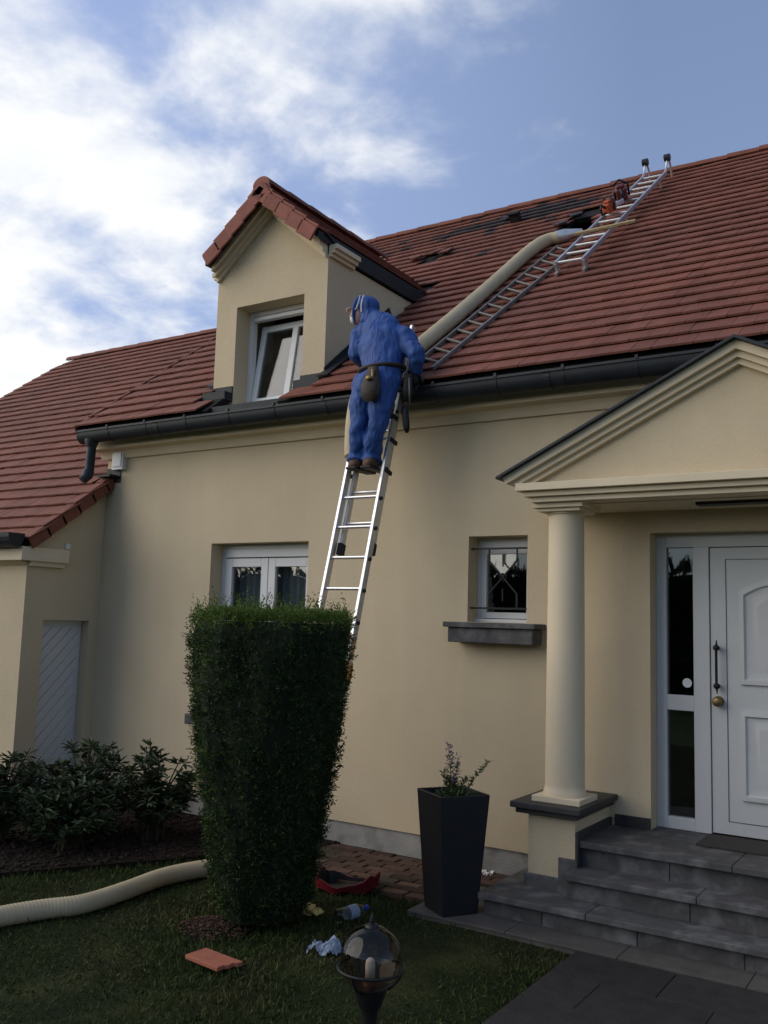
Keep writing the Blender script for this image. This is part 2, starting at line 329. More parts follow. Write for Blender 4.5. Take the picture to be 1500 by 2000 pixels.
# crushed brick strip against the wall, and the planting bed
g = MB().box(-8.05, -2.9, -0.975, 0.03, -0.4, 0.015).build('gravel_bed', 'soil'); tag(g, kind='structure')
def chips(name, n, mt, area, zbase, smin, smax, label, cat):
    g = MB(); c = 0
    while c < n:
        x, y = area(); c += 1; s = random.uniform(smin, smax); rot = Matrix.Rotation(random.uniform(0, 6.3), 3, 'Z') @ Matrix.Rotation(random.uniform(-.5, .5), 3, 'X')
        vs = [Vector((x, y, zbase + s * 0.25)) + rot @ Vector((sx * s * random.uniform(.5, 1), sy * s * random.uniform(.35, .8), sz * s * 0.35)) for sx, sy, sz in ((-1, -1, -1), (1, -1, -1), (1, 1, -1), (-1, 1, -1), (-.7, -.7, 1), (.7, -.7, 1), (.7, .7, 1), (-.7, .7, 1))]
        g.add(vs, [(0, 3, 2, 1), (4, 5, 6, 7), (0, 1, 5, 4), (1, 2, 6, 5), (2, 3, 7, 6), (3, 0, 4, 7)])
    o = g.build(name, mt, fix=False); return tag(o, label, cat, kind='stuff')
PS = bpy.data.objects['gravel_bed']; PS.name = 'brick_pavement'; PS.data.name = 'brick_pavement'
bk = None; r = 0; y = -0.93
while y < -0.03:
    x = -5.5 + (0.105 if r % 2 else 0)
    while x < -2.96:
        if not (x > -3.36 and y < -.36):
            M = Matrix.Translation((x, y, .017 + random.uniform(-.004, .006))) @ Matrix.Rotation(random.gauss(0, .02), 4, 'Z') @ Matrix.Rotation(random.gauss(0, .02), 4, 'Y')
            if bk is None: bk = MB().box(-.10, .10, -.048, .048, -.03, .018).build('brick', 'chips', None, bevel=.006); bk.parent = PS; bk.matrix_local = M
            else: o = bk.copy(); COL.objects.link(o); o.matrix_local = M
        x += .21
    y += .104; r += 1
def bed_pt():
    while True:
        x, y = random.uniform(-8.0, -4.75), random.uniform(-2.9, -0.05)
        if in_bed(x, y): return x, y
b = MB()
bp = [(-8.02, -5.5), (-5.27, -1.0), (-4.75, -0.45), (-4.75, 0.0), (-8.02, 0.0)]
b.prism(bp, -0.2, 0.035, 'z'); b = b.build('planting_bed', 'soil'); tag(b, kind='structure')
chips('bark_mulch', 3600, 'mulch', bed_pt, 0.035, 0.008, 0.03, 'dark brown bark mulch under the leafy shrubs', 'mulch')

# ------------------------------------------------------------------ house
HOUSE = empty('house', (0, 0, 0), 'beige rendered house with red tiled roof, gabled dormer and columned porch', 'house')
PIT = R_(37.2); TP = math.tan(PIT); CP, SP = math.cos(PIT), math.sin(PIT)
EY, EZ = -0.45, 3.90                                     # reference line of the main roof surface
RIDGE_Y = 4.85
def RP(X, s, h=0.0): return Vector((X, EY + s * CP - h * SP, EZ + s * SP + h * CP))
RN = Vector((0, -SP, CP))
def on_roof(px, py, h=0.0): return at(px, py, n=RN, p=RP(0, 0, h))
WPIT = R_(37.5); WCP, WSP = math.cos(WPIT), math.sin(WPIT); WY, WZ = -1.02, 2.645
WRIDGE_Y = 4.25
def WP(X, s, h=0.0): return Vector((X, WY + s * WCP - h * WSP, WZ + s * WSP + h * WCP))

# main front wall with its openings
W1 = (-6.44, -5.22, 1.00, 2.67); W2 = (-3.55, -3.02, 1.965, 2.67); DO = (-2.04, -0.42, 0.50, 2.66)
ops = (W1, W2, DO)
us = sorted({-8.05, 4.5} | {o[0] for o in ops} | {o[1] for o in ops}); vs_ = sorted({0.21, 3.78} | {o[2] for o in ops} | {o[3] for o in ops})
w = grid_wall(MB(), us, vs_, lambda u, v: not any(o[0] < u < o[1] and o[2] < v < o[3] for o in ops), lambda u, v, d: (u, d, v), 0.32)
FW = w.build('front_wall', 'stucco', HOUSE)
MB().box(-8.04, 4.45, 0.018, 0.3, -0.3, 0.214).build('plinth', 'plinth', HOUSE)
MB().box(4.2, 4.5, 0.32, 10.0, 0.2, 3.9).box(-8.05, 4.5, 9.9, 10.15, 0, 3.9).build('back_wall', 'stucco', HOUSE)
MB().prism([(0.32, 0.2), (9.9, 0.2), (9.9, 4.3), (RIDGE_Y, 7.6), (0.32, 4.2)], -8.05, -7.8).build('gable_wall', 'stucco', HOUSE)
MB().prism([(0.32, 3.9), (9.9, 3.9), (9.9, 4.3), (RIDGE_Y, 7.6), (0.32, 4.2)], 4.2, 4.45).build('gable_wall', 'stucco', HOUSE)
# interior floor and back so that windows look into a room
MB().box(-7.7, 4.1, 0.33, 9.8, 0.40, 0.5).box(-7.7, 4.1, 3.2, 3.3, 0.5, 3.0).box(-7.7, 4.1, 0.33, 3.3, 3.0, 3.1).box(-4.3, -4.2, 0.33, 3.2, .5, 3).box(-2.5, -2.4, 0.33, 3.2, .5, 3).build('room', 'interior', HOUSE)
# eaves cornice and gutter
MB().prism([(0.0, 3.63), (-0.03, 3.63), (-0.055, 3.67), (-0.085, 3.705), (-0.185, 3.715), (-0.185, 3.87), (0.0, 3.87)], -8.12, 4.5).build('cornice', 'trim', HOUSE)
gp = []
for k in range(13):
    t = math.pi * (1 + k / 12); gp.append((-0.335 + 0.082 * math.cos(t), 3.865 + 0.112 * math.sin(t)))
gp = [(-0.432, 3.885), (-0.432, 3.865)] + gp[0:] + [(-0.248, 3.90), (-0.26, 3.90)]
for k in range(12, -1, -1):
    t = math.pi * (1 + k / 12); gp.append((-0.335 + 0.074 * math.cos(t), 3.868 + 0.104 * math.sin(t)))
GUT = MB().prism(gp, -8.10, 4.5).prism([(-0.415, 3.868), (-0.395, 3.79), (-0.335, 3.755), (-0.275, 3.79), (-0.255, 3.868)], -8.105, -8.098).build('gutter', 'zinc', HOUSE, smooth='auto')
for k in range(17):
    x = -7.6 + k * 0.56
    MB().tube([(x, -0.335 + 0.084 * math.cos(math.pi * (1 + i / 8)), 3.865 + 0.114 * math.sin(math.pi * (1 + i / 8))) for i in range(9)], 0.004, 6).box(x - .012, x + .012, -0.440, -0.413, 3.875, 3.905).build('gutter_bracket', 'zinc', GUT)
for k in range(5):
    x = -6.9 + k * 2.1
    MB().tube([(x - .02, -0.335, 3.80), (x + .02, -0.335, 3.80)], 0.001, 4).prism([(p[0] * 1.0 - (0.003 if p[0] < -0.335 else -0.003), p[1] - 0.004) for p in gp[2:15]] + [(-0.24, 3.86), (-0.43, 3.86)], x - .025, x + .025).build('gutter_joint', 'zinc', GUT)
DP = MB().tube(smoothpath([(-7.93, -0.34, 3.74), (-7.935, -0.34, 3.60), (-7.945, -0.345, 3.42), (-7.975, -0.40, 3.34)], 6), 0.050, 14)
DP.lathe((-7.93, -0.34, 3.70), [(0.05, 0), (0.075, 0.07), (0.075, 0.09)], 14).tube([(-7.945, -0.345, 3.455), (-7.955, -0.36, 3.38)], 0.060, 14)
DP = DP.build('downpipe', 'zinc', HOUSE, smooth='auto')

# ---- roof decks
def poly_in(p, poly):
    x, y = p; r = False; n = len(poly)
    for i in range(n):
        (x1, y1), (x2, y2) = poly[i], poly[i - 1]
        if (y1 > y) != (y2 > y) and x < (x2 - x1) * (y - y1) / (y2 - y1) + x1: r = not r
    return r
HOLE = [(1090, 468), (1104, 440), (1140, 411), (1180, 396), (1158, 437), (1124, 465)]          # opened strip beside the upper ladder
PATCH = [(806, 512), (845, 494), (872, 494), (858, 506), (826, 512)]                            # slipped tiles above the dormer
DARK_BAND = [(850, 462), (940, 436), (1010, 415), (1090, 396), (1165, 382), (1165, 402), (1080, 414), (1010, 430), (930, 450), (862, 470)]  # band below the ridge laid in darker tiles
S_R = (RIDGE_Y - EY) / CP
us = [-8.04, -6.22, -5.34] + [-4.05, -3.92, -3.79, -3.66, -3.53, -3.40] + [4.6]; vs_ = [0.05, 0.95] + [round(3.9 + 0.1 * k, 2) for k in range(13)] + [S_R]
hol = lambda u, v: -4.05 < u < -3.4 and 3.9 < v < 5.1 and poly_in(proj(RP(u, v, -0.01))[:2], HOLE)
rf = grid_wall(MB(), us, vs_, lambda u, v: not hol(u, v) and not (-6.22 < u < -5.34 and v < 0.95), lambda u, v, d: RP(u, v, -0.012 - d), 0.06)
rf.prism([(RIDGE_Y, EZ + S_R * SP - 0.03), (10.4, EZ + S_R * SP - 0.03 - (10.4 - RIDGE_Y) * TP), (10.4, EZ + S_R * SP - 0.1 - (10.4 - RIDGE_Y) * TP), (RIDGE_Y, EZ + S_R * SP - 0.1)], -8.12, 4.6)
ROOF = rf.build('roof', 'underlay', HOUSE)
WS_R = (WRIDGE_Y - WY) / WCP
wf = MB()
wpt = lambda y: WZ + (y - WY) * math.tan(WPIT)
wf.prism([(WY + .03, wpt(WY + .03) - 0.012), (WRIDGE_Y, wpt(WRIDGE_Y) - 0.012), (9.6, wpt(WRIDGE_Y) - 0.012 - (9.6 - WRIDGE_Y) * 0.75), (9.6, wpt(WRIDGE_Y) - 0.1 - (9.6 - WRIDGE_Y) * 0.75), (WRIDGE_Y, wpt(WRIDGE_Y) - 0.1), (WY + .03, wpt(WY + .03) - 0.1)], -14.3, -8.055)
wf.prism([(WY + .03, wpt(WY + .03) - 0.012), (0.0, wpt(0) - 0.012), (0.0, wpt(0) - 0.07), (WY + .03, wpt(WY + .03) - 0.07)], -8.056, -7.95)
WROOF = wf.build('roof', 'underlay', HOUSE)

# ---- tiles: the 300 that show largest are objects of their own, the rest one mesh
TW, TG, TL, TT = 0.147, 0.226, 0.285, 0.016
tile_me = bpy.data.meshes.new('roof_tile')
h0, h1 = 0.039, 0.006                                    # butt rides on the course below
TV = [(-TW / 2 + .0015, 0, h0 - TT), (TW / 2 - .0015, 0, h0 - TT), (TW / 2 - .0015, TL, h1 - TT), (-TW / 2 + .0015, TL, h1 - TT), (-TW / 2 + .0015, 0.003, h0), (TW / 2 - .0015, 0.003, h0), (TW / 2 - .0015, TL, h1), (-TW / 2 + .0015, TL, h1)]
TF = [(0, 3, 2, 1), (4, 5, 6, 7), (0, 1, 5, 4), (1, 2, 6, 5), (2, 3, 7, 6), (3, 0, 4, 7)]
tile_me.from_pydata(TV, [], TF); tile_me.materials.append(MATS['tile'])
tile_dark_me = tile_me.copy(); tile_dark_me.materials.clear(); tile_dark_me.materials.append(MATS['tile_soot'])
def basis(pos, up, nrm):                                 # y up the slope, z normal
    x = up.cross(nrm).normalized(); return Matrix(((x.x, up.x, nrm.x, pos.x), (x.y, up.y, nrm.y, pos.y), (x.z, up.z, nrm.z, pos.z), (0, 0, 0, 1)))
tiles = []
DX0, DX1, DY = -6.48, -5.08, -0.05                       # dormer walls
def tile_rows(P, up, nrm, x0, x1, smax, keep, off):
    n = int(smax / TG)
    for r in range(n + 1):
        s = r * TG
        if s > smax - 0.06: break
        x = x0 + TW / 2 + (TW / 2 if (r + off) % 2 else 0)
        while x < x1:
            p = P(x, s)
            k = keep(x, s, p)
            if k:
                rr = Matrix.Rotation(random.gauss(0, 0.004), 4, 'Z') @ Matrix.Rotation(random.gauss(0, 0.004), 4, 'X') @ Matrix.Rotation(random.gauss(0, 0.006), 4, 'Y')
                q = p + up * random.gauss(0, 0.002) + nrm * random.uniform(0, 0.0025)
                a = proj(P(x - TW / 2, s)); b = proj(P(x + TW / 2, s)); c = proj(P(x, s + TG)); e = proj(P(x, s))
                vis = -20 < e[0] < 1520 and e[1] > 0
                area = abs((b[0] - a[0]) * (c[1] - e[1]) - (b[1] - a[1]) * (c[0] - e[0])) if vis else 0
                tiles.append((area, basis(q, up, nrm) @ rr, k, 'm' if P is RP else 'w' if P is WP else 'd'))
            x += TW
def keep_main(x, s, p):
    if DX0 - 0.02 < x < DX1 + 0.02 and p.y + TL * CP > DY - 0.02 and p.z < 5.75 and p.y < 2.2: return None
    if DX0 + 0.22 < x < DX1 - 0.20 and p.y < 0.2: return None
    q = proj(RP(x, s + TG / 2, 0.02))[:2]
    if poly_in(q, HOLE) or poly_in(q, PATCH): return None
    if poly_in(q, DARK_BAND): return 'soot'
    if abs(q[0] - 930) < 240 and 380 < q[1] < 500 and random.random() < 0.035: return 'soot'
    return 'red'
UPM = Vector((0, CP, SP)); UPW = Vector((0, WCP, WSP)); WN = Vector((0, -WSP, WCP))
tile_rows(RP, UPM, RN, -8.06, 4.55, S_R, keep_main, 0)
def keep_wing(x, s, p): return 'red' if (x < -8.06 or p.y + TL * WCP < 0.02) else None
tile_rows(WP, UPW, WN, -14.3, -7.97, WS_R, keep_wing, 1)
tiles.sort(key=lambda t: -t[0])
rest = {}
for i, (a, M, k, w_) in enumerate(tiles):
    if i < 300: place('roof_tile', tile_dark_me if k == 'soot' else tile_me, ROOF if w_ == 'm' else WROOF, M)
    else:
        m_ = rest.setdefault(k, MB()); m_.add([M @ Vector(v) for v in TV], TF)
rm = rest['red'];  nred = len(rm.f)
sm_ = rest.get('soot', MB()); rm.add(sm_.v, sm_.f)
o = rm.build('roof_tiles', 'tile_many', ROOF, fix=False); o['kind'] = 'stuff'
o.data.materials.append(MATS['tile_soot'])
o.data.polygons.foreach_set('material_index', [0 if i < nred else 1 for i in range(len(o.data.polygons))])
# loose slipped tiles around the patch and along the opened strip
for px, py, ang in ((812, 508, .5), (838, 500, -.3), (866, 497, .2), (1102, 440, .6), (1128, 424, .4), (985, 430, -.2)):
    p = on_roof(px, py, 0.05); place('roof_tile', tile_dark_me if px > 890 else tile_me, ROOF, basis(p, UPM, RN) @ Matrix.Rotation(ang, 4, 'Z'))
# ridge tiles
def half_round(a, b, r, n=8, t=0.02, sag=0.0):
    a, b = Vector(a), Vector(b); d = (b - a).normalized(); s = d.cross(Vector((0, 0, 1))).normalized(); m = MB(); ring = []
    for p, rr in ((a, r), (b, r * 0.9)):
        for q in (rr, rr - t):
            for i in range(n + 1):
                th = math.pi * i / n; m.v.append(tuple(p + s * (q * math.cos(th)) + Vector((0, 0, 1)) * (q * math.sin(th) * 0.8)))
    k = n + 1
    for i in range(n):
        m.f += [(i, i + 1, 2 * k + i + 1, 2 * k + i), (k + i + 1, k + i, 3 * k + i, 3 * k + i + 1), (i + 1, i, k + i, k + i + 1), (2 * k + i, 2 * k + i + 1, 3 * k + i + 1, 3 * k + i)]
    m.f += [(0, 2 * k, 3 * k, k), (n, k + n, 3 * k + n, 2 * k + n)]
    return m
zr = EZ + S_R * SP
def ridge(x0, x1, y, z, parent, r=0.12, step=0.38):
    n = int((x1 - x0) / step); first = None
    for i in range(n):
        z_ = z - 0.03 + random.gauss(0, 0.003)
        if first is None: first = half_round((0, 0, 0), (step + 0.04, 0, 0), r).build('ridge_tile', 'tile', parent, smooth='auto'); first.location = (x0, y, z_)
        else: o = first.copy(); COL.objects.link(o); o.location = (x0 + i * step, y, z_)
ridge(-8.16, 4.6, RIDGE_Y, zr, ROOF); ridge(-14.32, -8.3, WRIDGE_Y, wpt(WRIDGE_Y), WROOF)
# verge tiles
def verge(P, up, nrm, X, s0, s1, parent, wd=0.13, hd=0.10, step=0.226, mt='tile', flip=1):
    n = int((s1 - s0) / step); first = None
    for i in range(n):
        M = basis(P(X, s0 + i * step) + nrm * random.uniform(0, .006), up, nrm) @ Matrix.Rotation(-0.06, 4, 'X')
        if first is None:
            m = MB(); m.box(-wd / 2, wd / 2, 0, step + 0.03, 0.012, 0.036).box(wd / 2 * flip - .012, wd / 2 * flip + .012, 0, step + .03, -hd, 0.0119)
            first = m.build('verge_tile', mt, None, bevel=0.004); first.parent = parent; first.matrix_local = M
        else: o = first.copy(); COL.objects.link(o); o.matrix_local = M
verge(WP, UPW, WN, -8.0, 0.0, (0.0 - WY) / WCP + 0.15, WROOF, hd=0.095)
verge(RP, UPM, RN, -8.06, 0.0, S_R - .1, ROOF, wd=.05, hd=.06, flip=-1)
verge(WP, UPW, WN, -14.28, 0.0, WS_R - .1, WROOF, flip=-1)
# small vent tile standing out of the dark course
p = on_roof(1008, 433, 0.03)
MB().box(-.06, .06, -.05, .06, 0, .11, basis(p, UPM, RN)).box(-.075, .075, -.07, .08, .11, .125, basis(p, UPM, RN)).build('roof_vent', 'underlay', ROOF)
p = on_roof(724, 490, 0.04)
# ---- dormer
zd_e, zd_a = 5.40, 5.98                                  # eaves corner of the front wall, apex of the front wall
DXC = (DX0 + DX1) / 2
roofz = lambda y: EZ + (y - EY) * TP
o1 = (-6.21, -5.35, 4.03, 5.06)
m = MB()
us = [DX0, o1[0], o1[1], DX1]; vs_ = [4.02, o1[3], zd_e]
grid_wall(m, us, vs_, lambda u, v: not (o1[0] < u < o1[1] and v < o1[3]), lambda u, v, d: (u, DY + d, v), 0.26)
m.prism([(DX0, zd_e + .001), (DX1, zd_e + .001), (DXC, zd_a)], DY, DY + 0.26, 'y')
for xa, xb in ((DX0, DX0 + .22), (DX1 - .22, DX1)):
    yb = EY + (zd_e - EZ) / TP
    m.prism([(DY + .261, roofz(DY + .26) - .05), (DY + .261, zd_e), (yb, zd_e), (yb, zd_e - .05)], xa, xb)
DORM = m.build('dormer', 'stucco', HOUSE)
DPIT = math.atan2(0.62, 0.74); dc, ds = math.cos(DPIT), math.sin(DPIT)
zda = 6.17                                               # top of the dormer roof boards at the ridge
yback = lambda z: EY + (z - EZ) / TP
HALF = 0.94
for sgn in (-1, 1):
    # board: from ridge line down the slope, back end cut along the main roof
    m = MB(); f0 = -0.24
    top0, top1 = (DXC, zda), (DXC + sgn * HALF * dc, zda - HALF * ds)
    for th in (0.0, 0.075):
        for (x, z) in (top0, top1):
            m.v += [(x, f0, z - th), (x, yback(z - th) + 0.12, z - th)]
    m.f = [(0, 1, 3, 2), (4, 6, 7, 5), (0, 2, 6, 4), (1, 5, 7, 3), (2, 3, 7, 6), (0, 4, 5, 1)]
    m.build('dormer_roof', 'lead', DORM)
    # side tiles of the slope
    up = Vector((-sgn * dc, 0, ds)); nr = Vector((sgn * ds, 0, dc)); L = HALF
    base = Vector((DXC + sgn * HALF * dc, 0, zda - HALF * ds)); T = MB(); first = None
    for r in range(4):
        s = r * TG; z = base.z + s * ds; y = f0 + 0.20
        while y < yback(z) + 0.06:
            p = base + up * s + Vector((0, y, 0)); M = basis(p + nr * 0.004, up, nr) @ Matrix.Rotation(random.gauss(0, .006), 4, 'Z')
            place('roof_tile', tile_me, DORM, M); y += TW
    # verge tiles on the rake
    vt = None; n = 5; st = HALF / n
    for i in range(n):
        p = base + up * (i * st) + Vector((0, f0 + 0.065, 0)); M = basis(p, up, nr) @ Matrix.Rotation(-0.10, 4, 'X')
        if vt is None:
            sx = 1 if sgn < 0 else -1
            mm = MB().box(-.10, .10, 0, st + .03, 0.012, 0.04).box(sx * .10 - .0125, sx * .10 + .0125, 0, st + .028, -0.125, 0.0119)
            # front flank faces -y
            fr = (basis(p, up, nr).to_3x3() @ Vector((1, 0, 0))).y
            sx = -1 if fr > 0 else 1
            mm = MB().box(-.10, .10, 0, st + .03, 0.012, 0.04).box(sx * .10 - .0125, sx * .10 + .0125, 0, st + .028, -0.125, 0.0119)
            vt = mm.build('verge_tile', 'tile_bright', None, bevel=0.006); vt.parent = DORM; vt.matrix_local = M
        else: q = vt.copy(); COL.objects.link(q); q.matrix_local = M
    # raking cornice under the verge, and its return along the cheek
    m = MB()
    e0 = Vector((DXC, 0, zda - 0.085)); e1 = Vector((DXC + sgn * (HALF - .04) * dc, 0, zda - .085 - (HALF - .04) * ds))
    for off, th, pr in ((0.0, 0.045, 0.13), (0.0455, 0.035, 0.085), (0.081, 0.032, 0.04)):
        pts = []
        for e in (e0, e1):
            a = e.z - off / dc; b_ = e.z - (off + th) / dc
            pts += [(e.x, a), (e.x, b_)]
        m.prism([pts[0], pts[1], pts[3], pts[2]], DY - pr, DY - 0.002, 'y')
    m.build('raking_cornice', 'trim', DORM)
    xw = DX1 if sgn > 0 else DX0
    m = MB()
    for off, th, pr in ((0.0, 0.045, 0.10), (0.0455, 0.035, 0.07), (0.081, 0.032, 0.035)):
        z = e1.z - 0.015 - off; xs = sorted((xw + sgn * 0.002, xw + sgn * pr)); m.box(xs[0], xs[1], DY + .001, DY + 0.40, z - th, z)
    m.build('cornice_return', 'trim', DORM)
    # dark eaves fascia and gutter of the dormer
    ze = zda - HALF * ds - 0.06; xe = DXC + sgn * (HALF * dc + .02)
    MB().prism([(DY - .1, ze + .06), (DY + .35, ze - .09), (yback(ze) + .05, ze - .09), (yback(ze) + .15, ze + .06)], min(xe, xe - sgn * .14), max(xe, xe - sgn * .14)).build('eaves_fascia', 'lead', DORM)
MB().prism([(DXC + .105 * math.cos(math.pi * i / 10), zda - .05 + (.05 + .09 * math.sin(math.pi * i / 10) if 0 < i < 10 else 0)) for i in range(11)], -.262, -.235, 'y').build('ridge_end', 'tile_bright', DORM)
MB().prism([(DXC - .17, zda - .165), (DXC, zda - .10), (DXC + .17, zda - .165), (DXC + .06, zda + .01), (DXC - .06, zda + .01)], -.284, -.20, 'y').build('ridge_end', 'tile_bright', DORM)
r0 = half_round((0, 0, 0), (0, 0.38, 0), 0.11)
first = None
for i in range(6):
    y = -0.26 + i * 0.36
    if y + .3 > yback(zda) + .2: break
    if first is None: first = r0.build('ridge_tile', 'tile', DORM, smooth='auto'); first.location = (DXC, y, zda + 0.005)
    else: q = first.copy(); COL.objects.link(q); q.location = (DXC, y, zda + 0.005)
# lead flashing at the foot of the cheeks
for sgn, xw in ((-1, DX0), (1, DX1)):
    s0 = (DY + (.05 if sgn < 0 else -.08) - EY) / CP; s1 = (yback(zd_e) - .45 - EY) / CP
    a, b_ = RP(xw + sgn * .01, s0, .05), RP(xw + sgn * .01, s1, .05)
    MB().bar(a + Vector((sgn * .05, 0, .0)), b_ + Vector((sgn * .05, 0, 0)), .11, .012, RN).bar(a + Vector((sgn * .006, 0.12, .06)), b_ + Vector((sgn * .006, 0, .06)), .012, .11, RN).build('flashing', 'lead', DORM)
    xi = o1[0] if sgn < 0 else o1[1]
    x_a, x_b = sorted((xw + sgn * .03, xi + sgn * .0))
    MB().box(x_a, x_b, DY - .12, DY - .003, roofz(DY - .1) - .04, roofz(DY - .1) + .045).box(x_a, x_b, DY - .02, DY - .004, roofz(DY - .1) + .045, roofz(DY) + .04).build('flashing', 'lead', DORM)

MB().box(-6.215, -5.345, -.34, DY + .18, 3.86, 3.968).build('apron', 'lead', DORM)
# ---- windows
def bars(x0, x1, z0, z1, y0, y1, t, m=None):
    m = m or MB(); return m.box(x0, x0 + t, y0, y1, z0, z1).box(x1 - t, x1, y0, y1, z0, z1).box(x0 + t, x1 - t, y0 + .001, y1, z0, z0 + t).box(x0 + t, x1 - t, y0 + .001, y1, z1 - t, z1)
# dormer window: frame, tilted sash
x0, x1, z0, z1 = o1; y = DY + 0.20
WD = bars(x0, x1, z0, z1 - .0, y, y + .07, .05).box(x0 + .06, x1 - .06, y - .008, y + .06, z1 - .10, z1 - .06).build('window', 'pvc', DORM, bevel=.004)
piv = Vector((0, y + .03, z0 + .06)); TM = Matrix.Translation(piv) @ Matrix.Rotation(R_(-9), 4, 'X') @ Matrix.Translation(-piv)
m = bars(x0 + .055, x1 - .055, z0 + .055, z1 - .11, y + .005, y + .055, .065); xm = x0 + .065 + (x1 - x0 - .13) * .60; m.box(xm - .035, xm + .035, y + .006, y + .054, z0 + .12, z1 - .175)
m.v = [tuple(TM @ Vector(p)) for p in m.v]; m.build('sash', 'pvc', WD, bevel=.004)
m = MB().box(x0 + .12, x1 - .12, y + .024, y + .034, z0 + .11, z1 - .165); m.v = [tuple(TM @ Vector(p)) for p in m.v]; m.build('pane', 'pane', WD)
MB().box(x0 - .2, x1 + .2, y + .45, y + .5, z0 - .2, z1 + .3).box(x0 - .2, x0 - .18, DY + .262, y + .45, z0 - .2, z1 + .3).box(x1 + .18, x1 + .2, DY + .262, y + .45, z0 - .2, z1 + .3).box(x0 - .2, x1 + .2, DY + .262, y + .45, z1 + .28, z1 + .3).build('room', 'interior', DORM)
MB().box(x0 + .002, x1 - .002, DY - .03, y + .08, z0 - .05, z0 - .001).build('window_sill', 'pvc', DORM)
# ground floor double window behind the yew
x0, x1, z0, z1 = W1; y = 0.17
W_1 = bars(x0, x1, z0, z1, y, y + .07, .05).box(x0 + .05, x1 - .05, y - .012, y + .06, z1 - .13, z1 - .05).build('window', 'pvc', HOUSE, bevel=.004)
xm = (x0 + x1) / 2 + .0
for a, b_ in ((x0 + .055, xm - .004), (xm + .004, x1 - .055)):
    bars(a, b_, z0 + .055, z1 - .14, y - .008, y + .052, .085).build('sash', 'pvc', W_1, bevel=.004)
    MB().box(a + .07, b_ - .07, y + .02, y + .03, z0 + .12, z1 - .205).build('pane', 'pane', W_1)
    m = MB(); k = 40
    for i in range(k + 1):
        t = i / k; xx = a + .02 + (b_ - a - .04) * t; yy = y + .14 + .02 * math.sin(t * 34) + .008 * math.sin(t * 81); m.v += [(xx, yy, z0 + .05), (xx, yy, z1 - .1)]
    m.f = [(2 * i, 2 * i + 2, 2 * i + 3, 2 * i + 1) for i in range(k)]; m.build('curtain', 'curtain', W_1, smooth=True)
MB().box(x0 - .12, x1 + .12, -0.13, y, z0 - .10, z0 - .002).build('window_sill', 'bluestone', HOUSE, bevel=.006)
# small window with its wrought iron grille
x0, x1, z0, z1 = W2; y = 0.18
W_2 = bars(x0, x1, z0, z1, y, y + .07, .03).box(x0 + .03, x1 - .03, y - .012, y + .06, z1 - .085, z1 - .03).box(x0 - .0, x1 + .0, y - .05, y - .001, z0 + .001, z0 + .03).build('window', 'pvc', HOUSE, bevel=.003)
bars(x0 + .033, x1 - .033, z0 + .035, z1 - .085, y - .008, y + .05, .05).build('sash', 'pvc', W_2, bevel=.003)
MB().box(x0 + .07, x1 - .07, y + .02, y + .03, z0 + .07, z1 - .12).build('pane', 'pane', W_2)
yg = 0.055; xa, xb = x0 + .135, x1 - .135; zl, zh = z0 + .115, z1 - .10; xc, zc = x0 + .29, (zl + zh) / 2 + .01
G = MB().bar((x0 - .01, yg, zl), (x1 + .01, yg, zl), .014, .016).bar((x0 - .01, yg, zh), (x1 + .01, yg, zh), .014, .016)
for s in (-1, 1):
    xs = xc + s * .125
    G.bar((xs, yg, zl + .008), (xs, yg, zl + .12), .012, .012, (0, 1, 0)).bar((xs, yg, zh - .008), (xs, yg, zh - .10), .012, .012, (0, 1, 0))
    G.bar((xs, yg, zl + .12), (xc - s * .125, yg + .001 * s, zh - .10), .011, .011, (0, 1, 0))
G.bar((xc, yg, zl + .06), (xc, yg, zl + .16), .010, .010, (0, 1, 0)).bar((xc, yg, zh - .05), (xc, yg, zh - .15), .010, .010, (0, 1, 0))
G.tube([(xc + .03 * math.cos(t), yg, zc + .03 * math.sin(t)) for t in [i * math.pi / 8 for i in range(17)]], .005, 6)
G.build('window_grille', 'iron', HOUSE)
MB().box(-3.66, -2.86, -0.22, y, z0 - .045, z0 - .003).box(-3.63, -2.89, -0.185, 0.001, z0 - .165, z0 - .0455).build('window_sill', 'bluestone', HOUSE, bevel=.006)
# ---- front door with sidelights
x0, x1, z0, z1 = DO; y = 0.155; z0 = 0.52
DF = MB().box(x0, x0 + .075, y, y + .09, z0, z1).box(x0 + .075, x1 - .075, y, y + .09, z1 - .10, z1).box(x1 - .075, x1, y, y + .09, z0, z1)
lx0, lx1 = -1.655, -0.805
DF.box(lx0 - .115, lx0, y, y + .09, z0, z1 - .1001).box(lx1, lx1 + .115, y, y + .09, z0, z1 - .1001)
for a, b_ in ((x0 + .075, lx0 - .115), (lx1 + .115, x1 - .075)):
    DF.box(a, b_, y + .002, y + .08, z0, z0 + .085).box(a, b_, y + .002, y + .08, z0 + .845, z0 + .955)
DF = DF.build('door_frame', 'door_paint', HOUSE, bevel=.004)
for a, b_ in ((x0 + .075, lx0 - .115), (lx1 + .115, x1 - .075)):
    MB().box(a - .01, b_ + .01, y + .035, y + .047, z0 + .08, z0 + .85).build('pane', 'pane', DF)
    MB().box(a - .01, b_ + .01, y + .035, y + .047, z0 + .95, z1 - .095).build('pane', 'pane', DF)
MB().lathe((x0 + .075 + .14, y + .033, z0 + 1.045), [(.034, -.001), (.034, .001)], 24, Matrix.Rotation(R_(90), 3, 'X')).build('sticker', 'sticker', DF)
DL = MB().box(lx0 + .006, lx1 - .006, y + .012, y + .07, z0 + .012, z1 - .105).build('door', 'door_paint', HOUSE, bevel=.003)
MB().box(lx0 + .001, lx0 + .0058, y + .03, y + .08, z0, z1 - .1).build('seam', 'seam', DL)
ix0, ix1 = lx0 + .115, lx1 - .0
